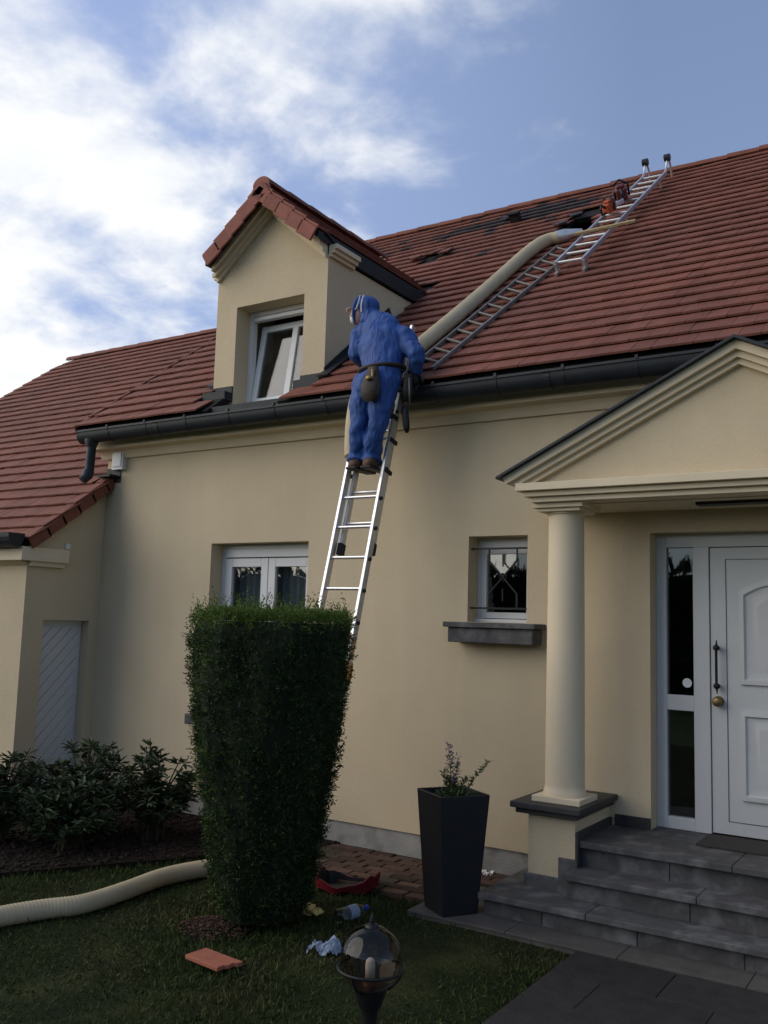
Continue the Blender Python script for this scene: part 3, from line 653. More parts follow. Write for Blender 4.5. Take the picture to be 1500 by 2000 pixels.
bars(ix0, lx1 - .115, z0 + .10, z1 - .19, y + .008, y + .0125, .004).build('leaf_joint', 'seam', DL)
def panel(x0, x1, z0, z1, arch):
    m = MB()
    def outline(i):
        pts = [(x0 + i, z0 + i), (x1 - i, z0 + i)]
        for k in range(13):
            t = k / 12; xx = (x1 - i) + (x0 + i - x1 + i) * t; pts.append((xx, z1 - i + (arch * math.sin(math.pi * t) if arch else 0)))
        return pts
    rings = [(0, y + .0115), (0.0, y - .012), (.03, y - .016), (.042, y + .004), (.075, y + .008), (.115, y - .006), (.125, y - .006)]
    n = len(outline(0))
    for i, yy in rings:
        for (a, b_) in outline(i): m.v.append((a, yy, b_))
    for r in range(len(rings) - 1):
        for k in range(n): m.f.append((r * n + k, r * n + (k + 1) % n, (r + 1) * n + (k + 1) % n, (r + 1) * n + k))
    m.f.append(tuple((len(rings) - 1) * n + k for k in range(n)))
    return m.build('door_panel', 'door_paint', DL, smooth='auto')
panel(lx0 + .21, lx1 - .21, z0 + 1.06, z1 - .42, .07); panel(lx0 + .21, lx1 - .21, z0 + .26, z0 + .87, 0)
hx = lx0 + .058
H = MB().tube([(hx, y - .055, z0 + 1.05), (hx, y - .055, z0 + 1.30)], [.010, .010], 8).ell((hx, y - .05, z0 + 1.04), .024, .018, .022).ell((hx, y - .05, z0 + 1.31), .024, .018, .022)
H.tube([(hx, y - .05, z0 + 1.04), (hx, y + .013, z0 + 1.04)], .012, 8).tube([(hx, y - .05, z0 + 1.31), (hx, y + .013, z0 + 1.31)], .012, 8).tube([(hx, y - .05, z0 + 1.31), (hx, y - .04, z0 + 1.365)], [.012, .003], 8).tube([(hx, y - .05, z0 + 1.04), (hx, y - .04, z0 + .985)], [.012, .003], 8)
H.build('door_handle', 'iron', DL, smooth='auto')
MB().tube([(hx, y + .013, z0 + .93), (hx, y - .02, z0 + .93)], [.038, .034], 16).ell((hx, y - .045, z0 + .93), .036, .022, .036).build('door_knob', 'brass', DL, smooth='auto')

# ---- wing: walls, cornice, gutter, side door
wx = -8.05; wy = -0.94
wtop = lambda yy: wpt(yy) - 0.10
o3 = (-0.70, -0.12, 0.10, 1.86)
m = MB()
ys = [wy, o3[0], o3[1], -0.001]
def quadcol(m, ya, yb, za, zb_a, zb_b, x): m.prism([(ya, za), (yb, za), (yb, zb_b), (ya, zb_a)], x - 0.28, x)
quadcol(m, ys[0], ys[1], -.2, wtop(ys[0]), wtop(ys[1]), wx); quadcol(m, ys[1] + .0005, ys[2], o3[3], wtop(ys[1]), wtop(ys[2]), wx); quadcol(m, ys[2] + .0005, ys[3], -.2, wtop(ys[2]), wtop(ys[3]), wx)
m.box(-14.2, wx - .281, wy, wy + .28, -.2, 2.60)
m.prism([(wy + .281, -.2), (9, -.2), (9, 3.2), (WRIDGE_Y, wtop(WRIDGE_Y)), (wy + .281, wtop(wy + .281))], -14.2, -13.95)
WW = m.build('wing_wall', 'stucco', HOUSE)
MB().prism([(wy, 2.40), (wy - .06, 2.43), (wy - .13, 2.45), (wy - .13, 2.585), (wy, 2.585)], -14.3, wx + .0).prism([(wy + .002, 2.40), (wy + .002, 2.585), (wy + .42, 2.585), (wy + .42, 2.40)], wx + .001, wx + .045).prism([(wy - .13, 2.45), (wy - .13, 2.586), (wy + .44, 2.586), (wy + .44, 2.45)], wx + .0005, wx + .085).build('cornice', 'trim', HOUSE)
m = MB(); gq = []
for k in range(11):
    t = math.pi * (1 + k / 10); gq.append((wy - .20 + .095 * math.cos(t), 2.71 + .14 * math.sin(t)))
m.prism(gq, -14.3, -7.97).build('gutter', 'zinc', HOUSE)
SDm = MB().box(wx - .16, wx - .115, o3[0] + .03, o3[1] - .005, o3[2], o3[3] - .03).build('side_door', 'door_paint', HOUSE)
L = 0.0; k = 0
while L < 2.4:                                            # diagonal boards
    pts = []
    ya, yb, za, zb = o3[0] + .07, o3[1] - .04, o3[2] + .05, o3[3] - .07
    poly = [(ya, za), (yb, za), (yb, zb), (ya, zb)]
    def clip(poly, f):
        out = []
        for i in range(len(poly)):
            p, q = poly[i - 1], poly[i]; a, b_ = f(p), f(q)
            if a >= 0: out.append(p)
            if (a >= 0) != (b_ >= 0): t = a / (a - b_); out.append((p[0] + (q[0] - p[0]) * t, p[1] + (q[1] - p[1]) * t))
        return out
    f = lambda p: ((zb - p[1]) + (p[0] - ya) * 1.0) / 1.4142
    poly = clip(poly, lambda p: f(p) - L); poly = clip(poly, lambda p: (L + .085) - f(p)) if poly else poly
    if len(poly) > 2: MB().prism(poly, wx - .1149, wx - .103).build('board', 'door_paint', SDm, bevel=.003)
    L += .092
MB().box(wx - .17, wx - .10, o3[0] + .001, o3[0] + .03, o3[2], o3[3]).box(wx - .17, wx - .10, o3[0] + .03, o3[1], o3[3] - .03, o3[3] - .001).build('door_frame', 'pvc', HOUSE)
MB().box(wx - .103, wx - .085, o3[0] + .035, o3[0] + .06, 1.45, 1.57).build('hinge', 'iron', SDm)
MB().box(wx, wx + .02, -0.50, -0.44, 2.60, 2.66).build('wall_sensor', 'pvc', HOUSE, bevel=.004)
MB().box(wx + .001, wx + .22, -0.012, -0.001, wpt(0) - .06, wpt(0) + .1).box(wx + .001, wx + .20, -0.14, -0.012, wpt(-.05) + .03, wpt(-.05) + .055).build('flashing', 'lead', HOUSE)
MB().box(-7.92, -7.75, -.062, -.001, 3.50, 3.74).box(-7.90, -7.77, -.070, -.0621, 3.53, 3.71).build('alarm_box', 'pvc', HOUSE, bevel=.008)

# ------------------------------------------------------------------ porch
PX = -1.24; PL = -2.86; PR = 2 * PX - PL; PF = -0.80     # axis, left tip, right tip, front plane
ZT, ZA = 3.00, 3.80
PORCH = MB().prism([(PL + .16, 2.93), (PR - .16, 2.93), (PX, ZA - .09)], PF + .10, PF + .22, 'y').box(PL + .2, PR - .2, PF + .2201, -.001, 2.93, 2.99).build('porch', 'stucco', HOUSE)
m = MB()                                                  # entablature: stepped cornice round three sides
for pr, za, zb in ((.0, 2.90, 2.955), (.045, 2.862, 2.8995), (.085, 2.825, 2.8615)):
    m.box(PL + .10 + pr, PR - .10 - pr, PF - .02 + pr, PF + .26, za, zb)
    m.box(PL + .10 + pr, PL + .42, PF + .2601, -.001, za, zb).box(PR - .42, PR - .10 - pr, PF + .2601, -.001, za, zb)
m.build('cornice', 'trim', PORCH, bevel=.004)
MB().box(PL + .4205, PR - .4205, PF + .2605, -.0015, 2.80 + .02, 2.86).build('ceiling', 'trim', PORCH)
vent = MB().box(-1.60, -1.05, -.42, -.30, 2.800, 2.8195)
vent.build('ceiling_grille', 'black_plastic', PORCH)
sl = math.atan2(ZA - ZT, PX - PL)
for sgn, xt in ((-1, PL), (1, PR)):
    m = MB()
    for off, th, pr in ((0.0, .052, .0), (.053, .038, .04), (.092, .034, .075)):
        a0 = (PX, ZA - off / math.cos(sl)); a1 = (PX, ZA - (off + th) / math.cos(sl)); b0 = (xt, ZT - off / math.cos(sl)); b1 = (xt, ZT - (off + th) / math.cos(sl))
        # stop where the raking moulding meets the flat cornice
        zf = 2.956
        def cut(p, q, z):
            t = (p[1] - z) / (p[1] - q[1]) if p[1] != q[1] else 1; t = min(1, t); return (p[0] + (q[0] - p[0]) * t, p[1] + (q[1] - p[1]) * t)
        m.prism([a0, cut(a0, b0, zf), cut(a1, b1, zf), a1], PF - .02 + pr, PF + .14 - pr * .3, 'y')
    m.build('raking_cornice', 'trim', PORCH)
    c = math.cos(sl); s_ = math.sin(sl); nx = sgn * s_
    e = (xt + sgn * .03, ZT - .015)
    MB().prism([(PX, ZA + .002), (e[0], e[1] + .002), (e[0], e[1] + .020), (PX, ZA + .020)], PF - .07, -.003, 'y').build('zinc_roof', 'zinc', PORCH)
for cx, cy in ((-2.495, -0.50), (2 * PX + 2.495, -0.50)):
    C = MB().lathe((cx, cy, 0), [(.150, .78), (.150, .80), (.146, .81), (.140, .825), (.138, .845)] + [(.137 - .012 * t ** 1.6, .845 + 1.90 * t) for t in [i / 12 for i in range(13)]] + [(.138, 2.755), (.138, 2.77)], 40).build('column', 'trim', PORCH, smooth='auto')
    MB().box(cx - .175, cx + .175, cy - .175, cy + .175, .742, .782).build('column_base', 'trim', C, bevel=.004)
    MB().box(cx - .16, cx + .16, cy - .16, cy + .16, 2.765, 2.79).box(cx - .19, cx + .19, cy - .19, cy + .19, 2.7895, 2.826).build('column_capital', 'trim', C, bevel=.004)
    sg = -1 if cx < PX else 1
    x_in, x_out = cx - sg * .15, cx + sg * .19
    xa, xb = sorted((x_in, x_out))
    MB().box(xa, xb, -.69, -.0015, .18, .665).build('pillar', 'stucco', PORCH)
    xa2, xb2 = sorted((x_in - sg * .065, x_out + sg * .105)); 
    MB().box(xa2, xb2, -.775, -.003, .70, .742).box(xa2 + .03, xb2 - .03, -.745, -.003, .664, .7005).build('pillar_cap', 'bluestone_dark', PORCH, bevel=.006)
    MB().box(xa - .022, xb + .022, -.712, -.005, .178, .265).build('pillar_base', 'bluestone', PORCH, bevel=.004)
    xs = x_in
    xk, xk2 = sorted((xs, xs - sg * .02))
    MB().box(xk + (-.11 if sg < 0 else 0), xk2 + (.11 if sg > 0 else 0) * 1, -.7125, -.6905, .2655, .40).build('pillar_base', 'bluestone', PORCH)
    MB().box(xk, xk2, -.69, -.005, .2655, .575).build('skirting', 'bluestone_dark', PORCH)
MB().box(-2.30, -2.041, -.018, -.0005, .521, .60).box(-2.06, -2.041, 0, .155, .521, .60).build('skirting', 'bluestone_dark', HOUSE)

# ------------------------------------------------------------------ steps, slab, path
ST = empty('entrance_steps', (-1.3, -0.6, 0), 'grey bluestone steps leading up to the white front door', 'steps')
def run(name, x0, x1, y0, y1, z0, z1, L, mt, off=0.0, bevel=.006):
    x = x0; first = True
    while x < x1 - .01:
        e = min(x1, x + (L - off if first else L)); first = False
        MB().box(x + .0015, e - .0015, y0, y1, z0, z1).build(name, mt, ST, bevel=bevel); x = e
XR = 0.1
MB().box(-2.34, XR, -.58, .3, -.1, .475).box(-2.36, XR, -.80, -.5801, -.1, .30).box(-2.86, XR, -.985, -.70, -.1, .14).box(-2.86, -2.0, -.70, -.02, -.1, .14).build('step_core', 'plinth', ST)
run('tread', -2.34, XR, -.67, .155, .476, .52, 1.0, 'bluestone'); run('riser', -2.34, XR, -.605, -.5805, .34, .4755, .9, 'bluestone', .3)
run('tread', -2.355, XR, -.875, -.605, .305, .35, 1.05, 'bluestone', .2); run('riser', -2.355, XR, -.828, -.801, .18, .3045, .95, 'bluestone', .15)
run('tread', -2.88, XR, -1.07, -.80, .141, .182, 1.1, 'bluestone', .35); MB().box(-2.88, -2.20, -.799, -.0, .141, .1815).build('tread', 'bluestone', ST, bevel=.005)
run('riser', -2.862, XR, -1.015, -.986, .03, .1405, .62, 'bluestone', .2)
DM = MB().box(-1.66, -.82, -.28, .10, .521, .536).build('doormat', 'doormat', None, bevel=.004); tag(DM, 'flat dark doormat on the landing before the white front door', 'doormat')
PAV = MB().box(-3.30, XR, -1.262, -.975, -.3, .022).build('pavement', 'slab'); tag(PAV, kind='structure')
x = -3.302; k = 0
while x < XR:
    e = min(XR + .05, x + .72); MB().box(x + .002, e - .002, -1.27, -.975, .0225, .038).build('paving_slab', 'slab', PAV, bevel=.003); x = e
MB().box(-3.30, -2.885, -.972, -.42, -.1, .03).build('paving_slab', 'slab', PAV, bevel=.004)
PATH = MB().box(-2.12, 1.2, -7.5, -1.275, -.3, .015).build('path', 'soil'); tag(PATH, kind='structure')
pv = None; r = 0; y = -1.278
while y > -4.2:
    x = -2.115 - (0.3 if r % 2 else 0)
    while x < 1.15:
        a, b_ = max(x, -2.115), min(x + .6, 1.15)
        if b_ - a > .05: MB().box(a + .002, b_ - .002, y - .398, y - .002, .0155, .022 + random.uniform(0, .003)).build('paving_slab', 'paver', PATH, bevel=.003)
        x += .6
    y -= .4; r += 1
MB().box(-2.112, 1.15, -7.5, y, .0155, .02).build('paving', 'paver', PATH)

# ------------------------------------------------------------------ ladders
def ladder(name, a0, a1, b0, b1, rungs, w, h, nrm, mt, label, feet=True, up=None, t0=0.03, t1=0.99, offset=0.0, rr=0.014):
    T = empty(name, (a0 + b0) / 2, label, 'ladder')
    for p, q in ((a0, a1), (b0, b1)):
        MB().bar(p, q, w, h, nrm).build('rail', mt, T, bevel=.004)
        d = (q - p).normalized()
        if feet:
            MB().bar(p - d * .05, p + d * .05, w + .012, h + .012, nrm).build('foot', 'rubber', T, bevel=.005)
            MB().bar(q - d * .03, q + d * .012, w + .008, h + .008, nrm).build('end_cap', 'rubber', T)
    first = None
    for i in range(rungs):
        t = t0 + (t1 - t0) * i / (rungs - 1); p, q = a0.lerp(a1, t), b0.lerp(b1, t)
        MB().tube([p, q], rr, 8).build('rung', mt, T, smooth='auto')
    return T
# climbing ladder: base section from the ground, fly section behind it up over the gutter
lb, lt = Vector((0, -1.50, 0.0)), Vector((0, -0.455, 3.88)); ld = (lt - lb).normalized(); ln = Vector((0, -ld.z, ld.y))
P = lambda X, z, k=0.0: Vector((X, lb.y + (z - lb.z) * ld.y / ld.z, z)) + ln * k
CL = ladder('ladder', P(-4.345, .05), P(-4.345, 3.62), P(-3.985, .05), P(-3.985, 3.62), 14, .028, .062, ln, 'alu', 'aluminium extension ladder leaning on the gutter with the worker standing on it', t0=.0434, t1=.948)
fa0, fa1, fb0, fb1 = P(-4.315, 2.55, -.072), P(-4.315, 4.50, -.072), P(-4.015, 2.55, -.072), P(-4.015, 4.50, -.072)
for p, q in ((fa0, fa1), (fb0, fb1)):
    MB().bar(p, q, .026, .058, ln).build('rail', 'alu', CL, bevel=.004); d = (q - p).normalized()
    MB().bar(p - d * .07, p + d * .03, .040, .07, ln).build('foot', 'rubber', CL, bevel=.006)
for i in range(7):
    t = .10 + i * .135; MB().tube([fa0.lerp(fa1, t), fb0.lerp(fb1, t)], .014, 8).build('rung', 'alu', CL, smooth='auto')
for z in (3.14, 3.4):
    for X in (-4.36, -3.97): MB().bar(P(X, z, -.035), P(X, z + .035, -.035), .016, .10, ln).build('guide_bracket', 'rubber', CL, bevel=.004)
for k in range(8):
    z = 1.93 + .2475 * k; MB().tube([P(-3.975, z), P(-3.958, z)], .016, 8).build('rung_plug', 'rubber', CL)
# orange rope tied round the lower rungs
rp = smoothpath([P(-4.00, 1.84, .05), P(-3.95, 1.76, .03), P(-3.955, 1.66, .035), P(-3.985, 1.60, .05), P(-3.95, 1.55, .05), P(-3.93, 1.50, .04), P(-3.945, 1.44, .045)], 5)
q = empty('rope', P(-3.97, 1.44, .05), 'short orange rope tied to the side rail of the leaning ladder', 'rope'); MB().tube(rp, .007, 8).tube(smoothpath([P(-4.03, 1.82, .045), P(-4.045, 1.75, .05), P(-4.03, 1.68, .045)], 4), .016, 8).tube(smoothpath([P(-3.935, 1.62, .04), P(-3.925, 1.54, .045), P(-3.93, 1.46, .045)], 4), .017, 8).build('rope', 'rope', q, smooth=True)
# lower roof ladder lying on the tiles
a0, a1, b0, b1 = on_roof(812, 711, .05), on_roof(1090, 481, .05), on_roof(845, 720, .05), on_roof(1122, 489, .05)
ladder('roof_ladder', a0, a1, b0, b1, 15, .024, .035, RN, 'alu_old', 'dull grey roof ladder lying on the tiles from the gutter up beside the cream hose', feet=False, t0=.04, t1=.985, rr=.013)
# upper roof ladder hooked over the ridge
h = .135
a0, a1, b0, b1 = on_roof(1085, 516, h), on_roof(1258, 346, h), on_roof(1139, 507, h), on_roof(1301, 337, h)
UL = ladder('roof_ladder', a0, a1, b0, b1, 13, .026, .05, RN, 'alu', 'bright aluminium roof ladder hooked over the ridge by wheels', feet=False, t0=.01, t1=.97, rr=.015)
for p, q in ((a0, a1), (b0, b1)):
    for t in (0.02, .45, .9): r_ = p.lerp(q, t); MB().bar(r_, r_ - RN * (h - .03), .025, .03, UPM).build('spacer', 'alu', UL)
    MB().bar(p, p - RN * .105, .03, .03, UPM).bar(p - RN * .09, p - RN * .09 - UPM * .06, .028, .028, RN).build('hook_foot', 'alu', UL)
    top = q + Vector((0, .06, .20)); back = q + Vector((0, .30, -.02))
    MB().tube(smoothpath([q - UPM * .1, q + Vector((0, .0, .06)), top, top + Vector((0, .12, -.01)), back + Vector((0, .02, 0))], 5), .013, 8).build('ridge_hook', 'alu', UL, smooth='auto')
    MB().tube([top + Vector((-.035, -.01, .02)), top + Vector((.035, -.01, .02))], .045, 18).build('wheel', 'rubber', UL, smooth='auto')
# plank across the upper ladder, and the power tools
pa, pb = on_roof(1124, 457, h + .045), on_roof(1241, 431, h + .045)
q = empty('plank', (pa + pb) / 2, 'narrow yellowish wooden batten laid across the upper roof ladder', 'plank'); MB().bar(pa, pb, .055, .028, RN).build('board', 'wood', q, bevel=.003)
def saw(px, py, ang, m1, m2, label, s=1.0):
    p = on_roof(px, py, h + .04); M = basis(p, UPM, RN) @ Matrix.Rotation(ang, 4, 'Z') @ Matrix.Scale(s, 4)
    E_ = empty('power_saw', p, label, 'power saw')
    MB().box(-.09, .11, -.07, .07, .0, .15, M).box(-.05, .08, -.055, .055, .15, .19, M).build('body', m1, E_, bevel=.02)
    def tb(pts, r): return MB().tube([M @ Vector(v) for v in pts], r * s, 8)
    tb([(-.09, 0, .10), (-.16, 0, .16), (-.20, 0, .10), (-.18, 0, .02), (-.09, 0, .02)], .018).build('rear_handle', m2, E_, smooth=True)
    tb([(.02, -.09, .03), (.02, -.10, .18), (.02, 0, .25), (.02, .09, .20)], .014).build('top_handle', m2, E_, smooth=True)
    MB().box(.11, .38, -.012, .012, .03, .10, M).build('guide_bar', 'silver', E_, bevel=.01)
    MB().box(-.06, .10, .071, .10, .02, .13, M).build('side_cover', m2, E_, bevel=.01)
saw(1191, 415, 1.2, 'orange', 'black_plastic', 'orange and black power saw standing on the upper roof ladder', .72)
saw(1216, 390, 1.9, 'darkred', 'black_plastic', 'dark red and black power tool higher up on the upper roof ladder', .9)

# ------------------------------------------------------------------ hoses
def hose_path(pts, n): return smoothpath(pts, n)
def corrugated(path, r, name, parent, mt='hose', pitch=0.024):
    # resample evenly, radius rippled by the spiral wire
    L = [0.0]
    for i in range(1, len(path)): L.append(L[-1] + (path[i] - path[i - 1]).length)
    k = int(L[-1] / (pitch / 4)); out = []; j = 0; rad = []
    for i in range(k + 1):
        s = L[-1] * i / k
        while j < len(L) - 2 and L[j + 1] < s: j += 1
        t = (s - L[j]) / max(1e-9, L[j + 1] - L[j]); out.append(path[j].lerp(path[j + 1], min(1, t)))
        rad.append(r * (1 + 0.015 * math.sin(2 * math.pi * s / pitch) + 0.02 * math.sin(s * 3.1)))
    return MB().tube(out, rad, 22).build(name, mt, parent, smooth=True, fix=False)
hr = .069
p1 = on_roof(1093, 463, hr + .02)
pts = [p1, on_roof(1066, 470, hr + .03), on_roof(1034, 491, hr + .03), on_roof(975, 543, hr + .02), on_roof(905, 605, hr + .02), on_roof(845, 655, hr + .02), on_roof(800, 692, hr + .02), on_roof(762, 722, hr + .03)]
pts += [at(728, 752, y=-.30), at(703, 772, y=-.46), at(693, 812, y=-.56), at(689, 862, y=-.60), at(689, 892, y=-.62)]
q = empty('hose', pts[0], 'wide cream corrugated hose running down the tiled roof to the gutter behind the worker', 'hose')
corrugated(hose_path(pts, 14), hr, 'tube', q)
d = (pts[0] - pts[1]).normalized()
MB().tube([p1 - d * .03, p1 + d * .06, p1 + d * .26], [hr + .006, hr + .006, .03], 20).build('nozzle', 'silver', q, smooth='auto')
gp_ = [at(-260, 1846, z=.064), at(-100, 1816, z=.064), at(0, 1792, z=.064), at(80, 1777, z=.064), at(160, 1765, z=.064), at(240, 1740, z=.064), at(320, 1712, z=.064), at(400, 1697, z=.064), at(470, 1690, z=.064), at(560, 1688, z=.064), at(610, 1672, z=.064)]
gp_[-1] = Vector((-4.55, -.85, .064)); gp_[-2] = Vector((-4.52, -1.15, .064))
q = empty('hose', (gp_[4].x, gp_[4].y, 0), 'wide cream corrugated hose lying across the lawn and behind the clipped yew', 'hose')
corrugated(hose_path([Vector((p.x, p.y, .064 + .004 * math.sin(i))) for i, p in enumerate(gp_)], 14), .062, 'tube', q)

# ------------------------------------------------------------------ worker
def worker():
    T = empty('person', (-4.17, -.66, 3.165), 'worker in a hooded blue coverall standing on the leaning ladder at the gutter', 'person')
    A = lambda px, py, y: at(px, py, y=y)
    zf = 3.165
    m = MB()
    # legs
    for hx, kx, ax, in ((716, 703, 699), (757, 740, 728)):
        hip, kn, an = A(hx, 752, -.66), A(kx, 825, -.74), A(ax, 888, -.68)
        mid1 = hip.lerp(kn, .5) + Vector((0, -.02, 0)); mid2 = kn.lerp(an, .45) + Vector((0, -.02, 0))
        m.tube(smoothpath([hip + Vector((0, 0, .05)), mid1, kn, mid2, an, an + Vector((0, -.01, -.065))], 4), [x for x in interp([.118, .104, .080, .078, .074, .080], 4)], 16)
    # torso
    pel, wst, ch, sh, nk = A(740, 748, -.67), A(746, 716, -.64), A(746, 676, -.56), A(742, 645, -.50), A(726, 622, -.46)
    m.tube(smoothpath([pel + Vector((0, 0, -.09)), pel, wst, ch, sh, nk], 4), interp([(.125, .105), (.182, .148), (.166, .132), (.208, .155), (.175, .128), (.08, .08)], 4), 20, side=(1, 0, 0))
    m.ell(pel + Vector((0.0, -.05, -.03)), .185, .14, .14)
    # arms
    ls, rs = A(707, 655, -.50), A(787, 660, -.50)
    le, lh = A(696, 692, -.60), A(712, 712, -.38)
    re, rh = A(814, 694, -.58), A(813, 728, -.50)
    m.tube(smoothpath([ch.lerp(sh, .7), ls, ls.lerp(le, .5), le, le.lerp(lh, .5), lh], 4), interp([.10, .095, .078, .07, .062, .055], 4), 14)
    m.tube(smoothpath([ch.lerp(sh, .7), rs, rs.lerp(re, .5), re, re.lerp(rh, .55), rh], 4), interp([.11, .098, .080, .072, .062, .055], 4), 14)
    # hood
    hd = A(713, 606, -.46)
    m.tube([nk + Vector((0, -.01, -.06)), nk, hd + Vector((.02, 0, -.04))], [.105, .095, .09], 14)
    m.ell(hd + Vector((.022, 0, .012)), .112, .098, .118)
    b = m.build('body', 'coverall', T, smooth=True)
    r = b.modifiers.new('remesh', 'REMESH'); r.mode = 'VOXEL'; r.voxel_size = .011; r.use_smooth_shade = True
    s = b.modifiers.new('smooth', 'SMOOTH'); s.factor = .5; s.iterations = 6
    tx = bpy.data.textures.new('folds', 'CLOUDS'); tx.noise_scale = .12; tx.noise_depth = 1
    dsp = b.modifiers.new('folds', 'DISPLACE'); dsp.texture = tx; dsp.strength = .034; dsp.mid_level = .5; dsp.texture_coords = 'LOCAL'
    tx2 = bpy.data.textures.new('wrinkles', 'CLOUDS'); tx2.noise_scale = .03; tx2.noise_depth = 2
    dsp = b.modifiers.new('wrinkles', 'DISPLACE'); dsp.texture = tx2; dsp.strength = .003; dsp.mid_level = .5; dsp.texture_coords = 'LOCAL'
    # face turned to the left, under the hood
    f = MB().ell(hd + Vector((-.045, -.008, -.03)), .088, .074, .098).ell(hd + Vector((-.135, -.008, -.038)), .022, .014, .022)
    for sy in (-1, 1): f.ell(hd + Vector((-.118, sy * .03 - .008, -.012)), .012, .012, .008, 8, 6)
    f.build('face', 'skin', T, smooth=True)
    MB().ell(hd + Vector((-.092, -.008, -.075)), .042, .058, .044).build('dust_mask', 'mask_white', T, smooth=True)
    MB().tube([hd + Vector((-.10, -.075, -.06)), hd + Vector((-.02, -.098, .0)), hd + Vector((.015, -.10, .10))], .006, 6).tube([hd + Vector((.03, -.098, -.05)), hd + Vector((.03, -.103, .02)), hd + Vector((.028, -.07, .105))], .006, 6).build('strap', 'mask_white', T)
    MB().tube([hd + Vector((-.052 + .055 * math.cos(t) * .35, -.006 + .088 * math.sin(t), .004 + .112 * math.cos(t))) for t in [i * math.pi / 14 for i in range(29)]], .016, 8).build('hood_edge', 'coverall', T, smooth=True)
    MB().ell(hd + Vector((-.115, -.005, .022)), .068, .074, .008, 18, 6, Matrix.Rotation(R_(-10), 3, 'Y')).build('cap_brim', 'mask_white', T, smooth=True)
    # gloves with fingers
    def hand(p, d, nm):
        d = d.normalized(); s1 = d.cross(Vector((0, 1, .2))).normalized(); s2 = d.cross(s1)
        g = MB().tube([p - d * .03, p + d * .02, p + d * .075, p + d * .10], [.03, .036, .044, .034], 12, flat=.55)
        for i in range(4):
            b0 = p + d * .09 + s1 * ((i - 1.5) * .020); L = (.062, .075, .07, .055)[i]
            g.tube([b0, b0 + d * L * .5 + s2 * .008, b0 + d * L * .85 + s2 * .03, b0 + d * L * .9 + s2 * .05], [.0105, .010, .009, .008], 8)
        t0 = p + d * .03 + s1 * .035; g.tube([t0, t0 + s1 * .03 + d * .025, t0 + s1 * .035 + d * .055 + s2 * .01], [.013, .012, .010], 8)
        return g.build(nm, 'black_plastic', T, smooth=True)
    hand(lh, Vector((.05, .9, .25)), 'glove'); hand(rh, Vector((-.12, .15, -.9)), 'glove')
    # boots standing on the rung
    for px in (699, 727):
        a = A(px, 900, -.68); x = a.x
        bt = MB().tube([(x, -.69, zf + .11), (x, -.69, zf + .08), (x, -.685, zf + .06)], [.048, .052, .055], 14).tube([(x, -.755, zf + .045), (x, -.70, zf + .05), (x, -.62, zf + .045), (x + .003, -.55, zf + .038), (x + .003, -.49, zf + .03)], [.048, .056, .052, .052, .034], 14, flat=.85)
        bt = bt.build('boot', 'boot', T, smooth=True)
        MB().box(x - .048, x + .048, -.785, -.47, zf - .005, zf + .017).build('sole', 'rubber', bt, bevel=.008)
    # belt, pouch, hanging tool
    MB().tube([wst + Vector((math.cos(t) * .198, math.sin(t) * .158, -.035 + .012 * math.cos(t))) for t in [i * math.pi / 16 for i in range(33)]], .019, 8, flat=.5).build('belt', 'leather', T, smooth=True)
    pc = A(724, 752, -.86)
    pch = MB().tube([pc + Vector((0, .03, .15)), pc + Vector((0, .01, .06)), pc, pc + Vector((0, 0, -.09)), pc + Vector((0, .01, -.13))], [.05, .07, .092, .086, .05], 16, flat=.5, side=(1, 0, 0)).build('tool_pouch', 'leather', T, smooth='auto')
    MB().ell(pc + Vector((.01, -.045, .045)), .03, .02, .022).tube([pc + Vector((.03, -.02, .0)), pc + Vector((.035, -.03, .12))], .012, 8).build('buckle', 'brass', pch, smooth=True)
    ta, tb_ = A(796, 742, -.62), A(790, 795, -.62); tcn = A(795, 845, -.62)
    tl = MB().tube([ta, ta.lerp(tb_, .5) + Vector((.012, 0, 0)), tb_], .010, 8).tube([A(799, 738, -.64), A(800, 790, -.64)], .007, 6).build('strap', 'alu_old', T, smooth=True)
    MB().tube([A(797, 730, -.62), A(796, 765, -.62), A(793, 785, -.62)], [.03, .045, .03], 10, flat=.5).build('tool_holster', 'leather', T, smooth=True)
    MB().tube([tb_, tb_.lerp(tcn, .15), tb_.lerp(tcn, .8), tcn], [.022, .030, .028, .014], 12).build('hanging_tool', 'black_plastic', T, smooth=True)
def interp(r, n):
    out = []
    for i in range(len(r) - 1):
        for k in range(n):
            t = k / n; a, b = r[i], r[i + 1]
            out.append(tuple(x + (y - x) * t for x, y in zip(a, b)) if isinstance(a, tuple) else a + (b - a) * t)
    return out + [r[-1]]
worker()

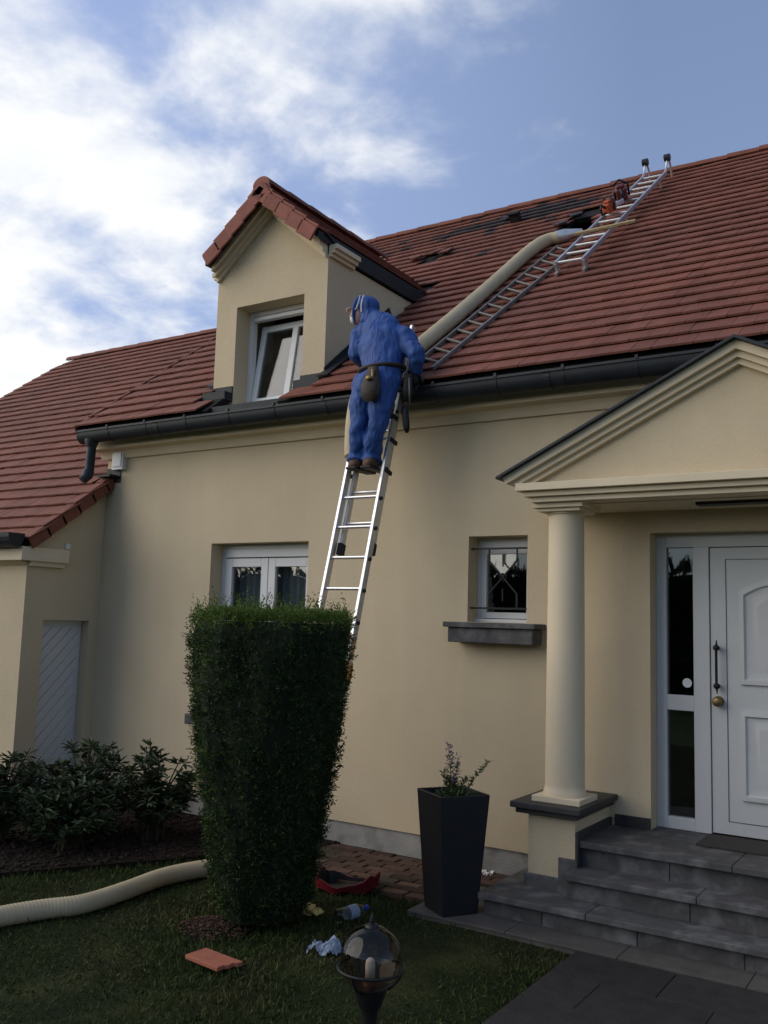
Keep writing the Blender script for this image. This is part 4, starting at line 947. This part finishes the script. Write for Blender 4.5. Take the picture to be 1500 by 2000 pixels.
# ------------------------------------------------------------------ clipped yew
def yew():
    base = Vector((-3.965, -1.98, 0)); T = empty('clipped_yew', base, 'tall dark green yew clipped to a flat-topped block wider at the top', 'shrub')
    H = 1.96
    prof = [(0.06, .26), (.2, .325), (.5, .365), (.8, .415), (1.1, .47), (1.45, .515), (1.7, .53), (1.88, .53), (H, .51)]
    def rad(z, th):
        for (za, ra), (zb, rb) in zip(prof, prof[1:]):
            if z <= zb: r = ra + (rb - ra) * max(0, (z - za) / (zb - za)); break
        else: r = prof[-1][1]
        c, s = abs(math.cos(th - .75)), abs(math.sin(th - .75)); sq = (c ** 4 + s ** 4) ** -.25
        r *= .90 + .10 * sq / 1.0
        return r * (1 + .035 * math.sin(3 * th + 2 * z) + .03 * math.sin(7 * th - 3.1 * z) + .022 * math.sin(13 * th + 5.3 * z))
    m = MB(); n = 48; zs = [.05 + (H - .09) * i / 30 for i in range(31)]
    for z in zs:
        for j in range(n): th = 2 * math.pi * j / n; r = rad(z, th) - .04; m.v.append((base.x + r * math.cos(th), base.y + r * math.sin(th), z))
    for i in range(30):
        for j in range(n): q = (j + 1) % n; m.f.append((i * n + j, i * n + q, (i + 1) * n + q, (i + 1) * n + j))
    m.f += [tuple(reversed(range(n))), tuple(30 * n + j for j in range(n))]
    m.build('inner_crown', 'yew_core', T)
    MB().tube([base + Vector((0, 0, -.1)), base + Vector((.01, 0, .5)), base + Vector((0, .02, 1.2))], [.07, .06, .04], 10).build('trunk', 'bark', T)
    m = MB(); g = MB(); rnd = random.Random(3)
    def spray(M, p, d, L, w):
        d = d.normalized(); s = d.cross(Vector((rnd.gauss(0, 1), rnd.gauss(0, 1), rnd.gauss(0, 1)))).normalized(); u = d.cross(s)
        k = M
        k.add([p, p + d * L * .5 + s * w, p + d * L + u * rnd.uniform(-.3, .3) * w, p + d * L * .5 - s * w], [(0, 1, 2, 3)])
    cl = 0
    for i in range(12500):
        if rnd.random() < .84:
            z = .05 + (H - .05) * rnd.random() ** .9; th = rnd.uniform(0, 6.2832); r = rad(z, th) - rnd.uniform(.015, .065)
            p = Vector((base.x + r * math.cos(th), base.y + r * math.sin(th), z)); nr = Vector((math.cos(th), math.sin(th), -.1)); top = z > H - .10
        else:
            th = rnd.uniform(0, 6.2832); r = rad(H, th) * math.sqrt(rnd.random()); p = Vector((base.x + r * math.cos(th), base.y + r * math.sin(th), H - rnd.uniform(0, .04))); nr = Vector((0, 0, 1)); top = True
        fresh_or_lit = top or rnd.random() < (.22 if math.cos(th - 3.3) > .25 else .02)  # pale shoots: new growth on top, sunlit left side painted in
        ax = (nr * rnd.uniform(.3, 1) + Vector((rnd.gauss(0, .45), rnd.gauss(0, .45), rnd.uniform(.15, .9)))).normalized()
        L0 = rnd.uniform(.03, .058) * (1.35 if top and rnd.random() < .5 else 1)
        if top and rnd.random() < .12: L0 *= 2.4; ax = Vector((rnd.gauss(0, .15), rnd.gauss(0, .15), 1)).normalized()
        for k in range(7):
            t = k / 6; spray(g if fresh_or_lit else m, p + ax * (L0 * t), ax * .7 + Vector((rnd.gauss(0, .6), rnd.gauss(0, .6), rnd.gauss(0, .6))), rnd.uniform(.017, .030), rnd.uniform(.003, .0048))
    m.build('foliage', 'yew', T, fix=False)['kind'] = 'stuff'; g.build('new_shoots', 'yew_new', T, fix=False)['kind'] = 'stuff'
yew()
# ------------------------------------------------------------------ leafy evergreen shrubs
def shrub(name, base, H, RX, n_st, label, seed):
    rnd = random.Random(seed); T = empty(name, base, label, 'shrub', None); st = MB(); lf = MB()
    for i in range(n_st):
        a = rnd.uniform(0, 6.283); rr = RX * math.sqrt(rnd.random()); h = H * rnd.uniform(.45, 1) * (1 - .35 * (rr / RX) ** 2)
        tip = base + Vector((rr * math.cos(a), rr * math.sin(a), h)); mid = base + Vector((rr * .35 * math.cos(a), rr * .35 * math.sin(a), h * .55))
        path = smoothpath([base + Vector((rnd.gauss(0, .05), rnd.gauss(0, .05), -.02)), mid, tip], 5); st.tube(path, [.013 - .009 * k / (len(path) - 1) for k in range(len(path))], 5)
        for w in range(rnd.randint(2, 4)):
            t = 1 - w * .16 - rnd.uniform(0, .06); c = path[min(len(path) - 1, int(t * (len(path) - 1)))]
            if w: c = c + Vector((rnd.gauss(0, .05), rnd.gauss(0, .05), rnd.gauss(0, .03)))
            for k in range(rnd.randint(8, 12)):
                b = rnd.uniform(0, 6.283); el = rnd.uniform(-.25, .9); d = Vector((math.cos(b) * math.cos(el), math.sin(b) * math.cos(el), math.sin(el))); L = rnd.uniform(.065, .115); wd = L * .17
                s = d.cross(Vector((0, 0, 1))).normalized(); u = s.cross(d); p = c + d * .012
                lf.add([p, p + d * L * .35 + s * wd + u * .006, p + d * L * .75 + s * wd * .75, p + d * L - u * .012, p + d * L * .75 - s * wd * .75, p + d * L * .35 - s * wd + u * .006, p + d * L * .5 - u * .006], [(0, 1, 6), (1, 2, 6), (2, 3, 6), (3, 4, 6), (4, 5, 6), (5, 0, 6)])
    st.build('stems', 'bark', T, fix=False); lf.build('leaves', 'laurel', T, fix=False)['kind'] = 'stuff'
def gb(px, py): p = at(px, py, z=.03); return Vector((p.x, p.y, .03))
shrub('evergreen_shrub', Vector((-6.05, -.95, .03)), .90, .42, 46, 'loose leafy evergreen shrub with see-through top beside the yew', 11)
shrub('evergreen_shrub', Vector((-6.75, -1.15, .03)), .90, .50, 62, 'dense leafy evergreen shrub in front of the white side door', 12)
shrub('evergreen_shrub', Vector((-6.95, -1.85, .03)), .86, .52, 58, 'leafy evergreen shrub by the corner of the projecting wing', 13)
shrub('evergreen_shrub', Vector((-6.35, -1.60, .03)), .62, .42, 60, 'low leafy evergreen shrub at the front of the planting bed', 14)

# ------------------------------------------------------------------ planter
def planter():
    base = Vector((-3.065, -1.09, .038)); T = empty('planter', base, 'tall square tapered anthracite planter standing on the slab by the steps', 'planter')
    rot = Matrix.Rotation(R_(57), 4, 'Z'); wb, wt, H = .132, .184, .775; M = Matrix.Translation(base) @ rot
    m = MB(); ring = []
    for hw, z in ((wb, 0), (wt, H), (wt - .018, H), (wt - .026, H - .07)):
        for sx, sy in ((-1, -1), (1, -1), (1, 1), (-1, 1)): m.v.append(tuple(M @ Vector((sx * hw, sy * hw, z))))
    m.f = [(3, 2, 1, 0)]
    for r in range(3):
        for k in range(4): m.f.append((r * 4 + k, r * 4 + (k + 1) % 4, r * 4 + 4 + (k + 1) % 4, r * 4 + 4 + k))
    m.f.append((12, 13, 14, 15)); m.build('pot', 'planter', T, bevel=.006)
    MB().box(-wt + .028, wt - .028, -wt + .028, wt - .028, H - .069, H - .05, M).build('soil', 'soil', T)
    Tp = empty('potted_plant', base + Vector((0, 0, H - .05)), 'spindly plant with one mauve flower spike growing in the tall planter', 'plant')
    rnd = random.Random(5); c = base + Vector((0, 0, H - .05)); st = MB(); lf = MB(); fl = MB()
    def leaf(mm, p, d, L, w):
        d = d.normalized(); s = d.cross(Vector((rnd.gauss(0, .4), rnd.gauss(0, .4), 1))).normalized(); mm.add([p, p + d * L * .45 + s * w, p + d * L, p + d * L * .45 - s * w], [(0, 1, 2, 3)])
    for (dx, dy, dz, fr, dens) in ((-.03, -.02, .36, 1, 1), (.02, .03, .28, .4, 1), (.21, .10, .25, 0, 1), (.10, -.02, .14, 0, .8), (-.08, .0, .17, 0, .8), (.03, -.05, .18, .3, .8), (-.05, .05, .12, 0, .8)):
        path = smoothpath([c + Vector((dx * .2, dy * .2, 0)), c + Vector((dx * .6, dy * .6, dz * .55)), c + Vector((dx, dy, dz))], 6); st.tube(path, [.004 - .0025 * i / (len(path) - 1) for i in range(len(path))], 5)
        for i, p in enumerate(path):
            t = i / (len(path) - 1)
            if fr and t > .55:
                for k in range(7 if fr == 1 else 3):
                    a = rnd.uniform(0, 6.28); q = p + Vector((math.cos(a), math.sin(a), rnd.uniform(-.5, .9))) * rnd.uniform(.005, .03)
                    for b in range(4): leaf(fl, q, Vector((rnd.gauss(0, 1), rnd.gauss(0, 1), rnd.gauss(0, .8))), .014, .005)
            if t < .8 or not fr:
                for k in range(8):
                    a = rnd.uniform(0, 6.28); leaf(lf, p, Vector((math.cos(a), math.sin(a), rnd.uniform(.1, 1))), rnd.uniform(.03, .055), .0055)
    for k in range(150):
        q = c + Vector((rnd.uniform(-.1, .14), rnd.uniform(-.1, .1), rnd.uniform(0, .05))); leaf(lf, q, Vector((rnd.gauss(0, 1), rnd.gauss(0, 1), rnd.uniform(.3, 1.2))), rnd.uniform(.03, .06), .007)
    st.build('stems', 'herb', Tp, fix=False); lf.build('leaves', 'herb', Tp, fix=False)['kind'] = 'stuff'; fl.build('flowers', 'flower', Tp, fix=False)
planter()

# ------------------------------------------------------------------ globe garden lamp
def lamp():
    c = CAM + ray(725, 1872) * 3.45; r = .118; T = empty('garden_lamp', (c.x, c.y, 0), 'black garden lamp post with a smoked glass globe on the lawn', 'lamp')
    MB().lathe((c.x, c.y, 0), [(.075, -.02), (.075, .02), (.03, .05), (.024, .10), (.022, c.z - r - .20), (.036, c.z - r - .17), (.026, c.z - r - .14), (.03, c.z - r - .07), (.045, c.z - r - .045), (.062, c.z - r + .005), (.070, c.z - r + .022)], 24).build('post', 'iron', T, smooth='auto')
    m = MB(); k = 18
    prof = [(max(.002, r * math.sin(math.pi * i / k)), -r * math.cos(math.pi * i / k)) for i in range(k + 1)]
    gl = m.lathe(c, prof, 32).build('globe', 'globe', T, smooth=True)
    m = MB(); m.tube([c + Vector((math.cos(t) * (r + .006), math.sin(t) * (r + .006), -.032)) for t in [i * math.pi / 24 for i in range(49)]], .006, 8).build('ring', 'iron', T, smooth=True)
    for a in (.5, 2.6, 4.7):
        MB().tube([c + Vector((math.cos(a) * (r + .007) * math.sin(t), math.sin(a) * (r + .007) * math.sin(t), -(r + .007) * math.cos(t))) for t in [.55 + (1.30 - .55) * i / 8 for i in range(9)]], .005, 6).build('cage_rib', 'iron', T)
    MB().lathe(c + Vector((0, 0, r - .004)), [(.028, 0), (.022, .008), (.009, .012), (.010, .026), (.004, .042), (.002, .050)], 16).build('finial', 'iron', T, smooth='auto')
    MB().lathe(c + Vector((-.003, 0, -.105)), [(.024, 0), (.024, .03), (.018, .032)], 16).build('lamp_holder', 'copper', T, smooth='auto')
    MB().lathe(c + Vector((-.003, 0, -.073)), [(.018, 0), (.019, .045), (.017, .065), (.008, .074)], 16).build('bulb', 'lamp_white', T, smooth=True)
lamp()

# ------------------------------------------------------------------ things lying on the lawn
def flat_on(px, py): p = at(px, py, z=.03); return Vector((p.x, p.y, .0))
q0, q1, q2, q3 = flat_on(361, 1872), flat_on(424, 1898), flat_on(475, 1886), flat_on(402, 1858)
T = empty('terracotta_tile', (q0 + q2) / 2, 'flat orange terracotta tile with a broken edge lying on the lawn', 'tile')
m = MB(); out = [q0, q0.lerp(q1, .5), q1, q1.lerp(q2, .25) + Vector((-.01, .012, 0)), q1.lerp(q2, .45), q1.lerp(q2, .6) + Vector((-.012, .014, 0)), q1.lerp(q2, .8), q2, q2.lerp(q3, .5), q3]
m.prism([(p.x, p.y) for p in out], .028, .052, 'z').build('slab', 'terracotta', T, bevel=.004)
# little heap of reddish soil and crumbs by the yew
hc = flat_on(418, 1805); T = empty('soil_heap', hc, 'small heap of reddish soil crumbs at the foot of the yew', 'soil heap')
m = MB(); rnd = random.Random(9); n = 26
for i in range(9):
    for j in range(n):
        th = 2 * math.pi * j / n; r = .24 * (1 - i / 8.5) * (1 + .12 * math.sin(3 * th) + .06 * math.sin(8 * th + i)); m.v.append((hc.x + r * math.cos(th), hc.y + r * .8 * math.sin(th), -.02 + .075 * (1 - (1 - i / 8) ** 2) + rnd.uniform(-.006, .006)))
for i in range(8):
    for j in range(n): k = (j + 1) % n; m.f.append((i * n + j, i * n + k, (i + 1) * n + k, (i + 1) * n + j))
m.f.append(tuple(8 * n + j for j in range(n))); m.build('mound', 'soil', T, smooth=True)
g = MB()
for i in range(420):
    a = rnd.uniform(0, 6.28); r = .25 * math.sqrt(rnd.random()); s = rnd.uniform(.003, .010); z = .055 * (1 - (r / .26) ** 2)
    M = Matrix.Translation((hc.x + r * math.cos(a), hc.y + r * .8 * math.sin(a), z)) @ Matrix.Rotation(rnd.uniform(0, 6), 4, 'Z') @ Matrix.Rotation(rnd.uniform(-.6, .6), 4, 'X'); g.box(-s, s, -s * .7, s * .7, -s * .4, s * .4, M)
g.build('crumbs', 'brick_dust', T, fix=False)['kind'] = 'stuff'
# red tray with a black lining
rc = flat_on(668, 1735); T = empty('open_bag', rc, 'open red fabric bag with a black inside lying beside the yew', 'bag')
M = Matrix.Translation(rc + Vector((.0, .07, .03))) @ Matrix.Rotation(R_(28), 4, 'Z')
m = MB(); n = 30
for i in range(n):
    th = 2 * math.pi * i / n; sq = (abs(math.cos(th)) ** 3 + abs(math.sin(th)) ** 3) ** (-1 / 3)
    for k, (f, z) in enumerate(((.80, 0), (1.0, .01), (1.06, .10 + .045 * math.cos(2 * th + .6) + .012 * math.sin(5 * th)), (1.0, .10 + .045 * math.cos(2 * th + .6) + .012 * math.sin(5 * th)), (.93, .02))):
        m.v.append(tuple(M @ Vector(((.205 + .02 * math.sin(4 * th)) * f * sq * math.cos(th), (.13 + .015 * math.sin(3 * th + 1)) * f * sq * math.sin(th), z * .85 - .02 + .012 * math.sin(7 * th)))))
inn = MB()
for i in range(n):
    k = (i + 1) % n
    for r in range(3): m.f.append((i * 5 + r, k * 5 + r, k * 5 + r + 1, i * 5 + r + 1))
inn.v = list(m.v)
for i in range(n): k = (i + 1) % n; inn.f.append((i * 5 + 3, k * 5 + 3, k * 5 + 4, i * 5 + 4))
inn.f.append(tuple(i * 5 + 4 for i in range(n))); m.f.append(tuple(i * 5 for i in range(n)))
m.build('shell', 'red', T, smooth='auto'); inn.build('lining', 'black_plastic', T, smooth='auto')
# plastic bottle lying down
ba, bb = flat_on(655, 1800), flat_on(712, 1782); d = (bb - ba).normalized(); Lb = .31; ba = ba + Vector((0, 0, .058)); T = empty('plastic_bottle', (ba.x, ba.y, 0), 'clear plastic bottle with a blue cap lying on the grass', 'bottle')
def along(ts): return [ba + d * (Lb * t) for t in ts]
MB().tube(along((0, .03, .1, .3, .33, .36, .62, .8, .86, .9)), [.03, .042, .044, .044, .041, .044, .044, .03, .016, .0145], 18).build('bottle_body', 'bottle', T, smooth='auto')
MB().tube(along((.34, .60)), .0446, 18, cap=False).build('bottle_label', 'bag', T, smooth=True)
MB().tube(along((.885, .97)), .017, 14).build('bottle_cap', 'blue_cap', T)
# crumpled pale blue plastic
pc = flat_on(643, 1853); rnd = random.Random(21); T = empty('plastic_bag', pc, 'crumpled pale blue plastic bag on the grass by the garden lamp', 'plastic bag')
m = MB(); n1, n2 = 18, 14
for i in range(n1):
    for j in range(n2):
        u, v = i / (n1 - 1) - .5, j / (n2 - 1) - .5
        m.v.append((pc.x + u * .17 + v * .05 + rnd.gauss(0, .004), pc.y + v * .13 + .04 * u + rnd.gauss(0, .004), .02 + max(0, .06 * (1 - 3 * (u * u + v * v))) + .022 * math.sin(9 * u + 5 * v) + rnd.gauss(0, .008)))
for i in range(n1 - 1):
    for j in range(n2 - 1): a = i * n2 + j; m.f.append((a, a + n2, a + n2 + 1, a + 1))
m.build('crumpled_sheet', 'bag', T)
yp = flat_on(598, 1782); T = empty('glove', yp, 'pale yellow work glove with dark cuff beside the foot of the yew', 'glove')
m = MB().tube([yp + Vector((-.04, .0, .045)), yp + Vector((0, 0, .055)), yp + Vector((.05, .01, .05))], [.03, .045, .04], 12, flat=.6)
for k in range(4): b0 = yp + Vector((.04, -.03 + k * .022, .05)); m.tube([b0, b0 + Vector((.04, .004, .004)), b0 + Vector((.07, .006, -.012))], [.012, .011, .009], 8)
m.tube([yp + Vector((0, -.03, .05)), yp + Vector((.02, -.065, .05))], [.013, .010], 8).build('palm', 'yellow', T, smooth=True)
MB().tube([yp + Vector((-.09, 0, .04)), yp + Vector((-.035, 0, .045))], [.042, .036], 12, flat=.6).build('cuff', 'black_plastic', T, smooth=True)

wp = flat_on(950, 1708); T = empty('paper_scrap', wp, 'small crumpled white scrap on the brick chips beside the slab', 'scrap'); m = MB(); rnd = random.Random(4)
for i in range(8):
    for j in range(8): m.v.append((wp.x + (i / 7 - .5) * .10 + rnd.gauss(0, .005), wp.y + (j / 7 - .5) * .08 + rnd.gauss(0, .005), .03 + .03 * math.sin(i * 1.3) * math.cos(j * 1.1) * .6 + rnd.uniform(0, .025)))
for i in range(7):
    for j in range(7): a = i * 8 + j; m.f.append((a, a + 8, a + 9, a + 1))
m.build('crumpled_sheet', 'mask_white', T)

# ------------------------------------------------------------------ hedge across the garden (behind the viewer, seen only mirrored in the glass)
def hedge(cx, cy, L, D, H, label, seed):
    rnd = random.Random(seed); T = empty('conifer_hedge', (cx, cy, -.03), label, 'hedge'); m = MB()
    m.box(cx - L / 2, cx + L / 2, cy - D / 2, cy + D / 2, -.05, H - .1).build('inner_crown', 'yew_core', T); g = MB()
    for i in range(14000):
        x = cx + rnd.uniform(-L / 2, L / 2); z = rnd.uniform(0, H); y = cy + D / 2 + rnd.uniform(-.1, .12)
        if rnd.random() < .25: z = H + rnd.uniform(-.1, .25) + .25 * math.sin(x * 2.2); y = cy + rnd.uniform(-D / 2, D / 2)
        d = Vector((rnd.gauss(0, .5), rnd.gauss(.3, .5), rnd.gauss(.5, .5))); s = d.cross(Vector((rnd.gauss(0, 1), rnd.gauss(0, 1), rnd.gauss(0, 1)))).normalized() * .07; p = Vector((x, y, z))
        g.add([p, p + d * .12 + s, p + d * .3, p + d * .12 - s], [(0, 1, 2, 3)])
    g.build('foliage', 'hedge', T, fix=False)['kind'] = 'stuff'
hedge(-14, -19, 64, 1.6, 3.55, 'tall conifer hedge across the garden opposite the front door', 31)
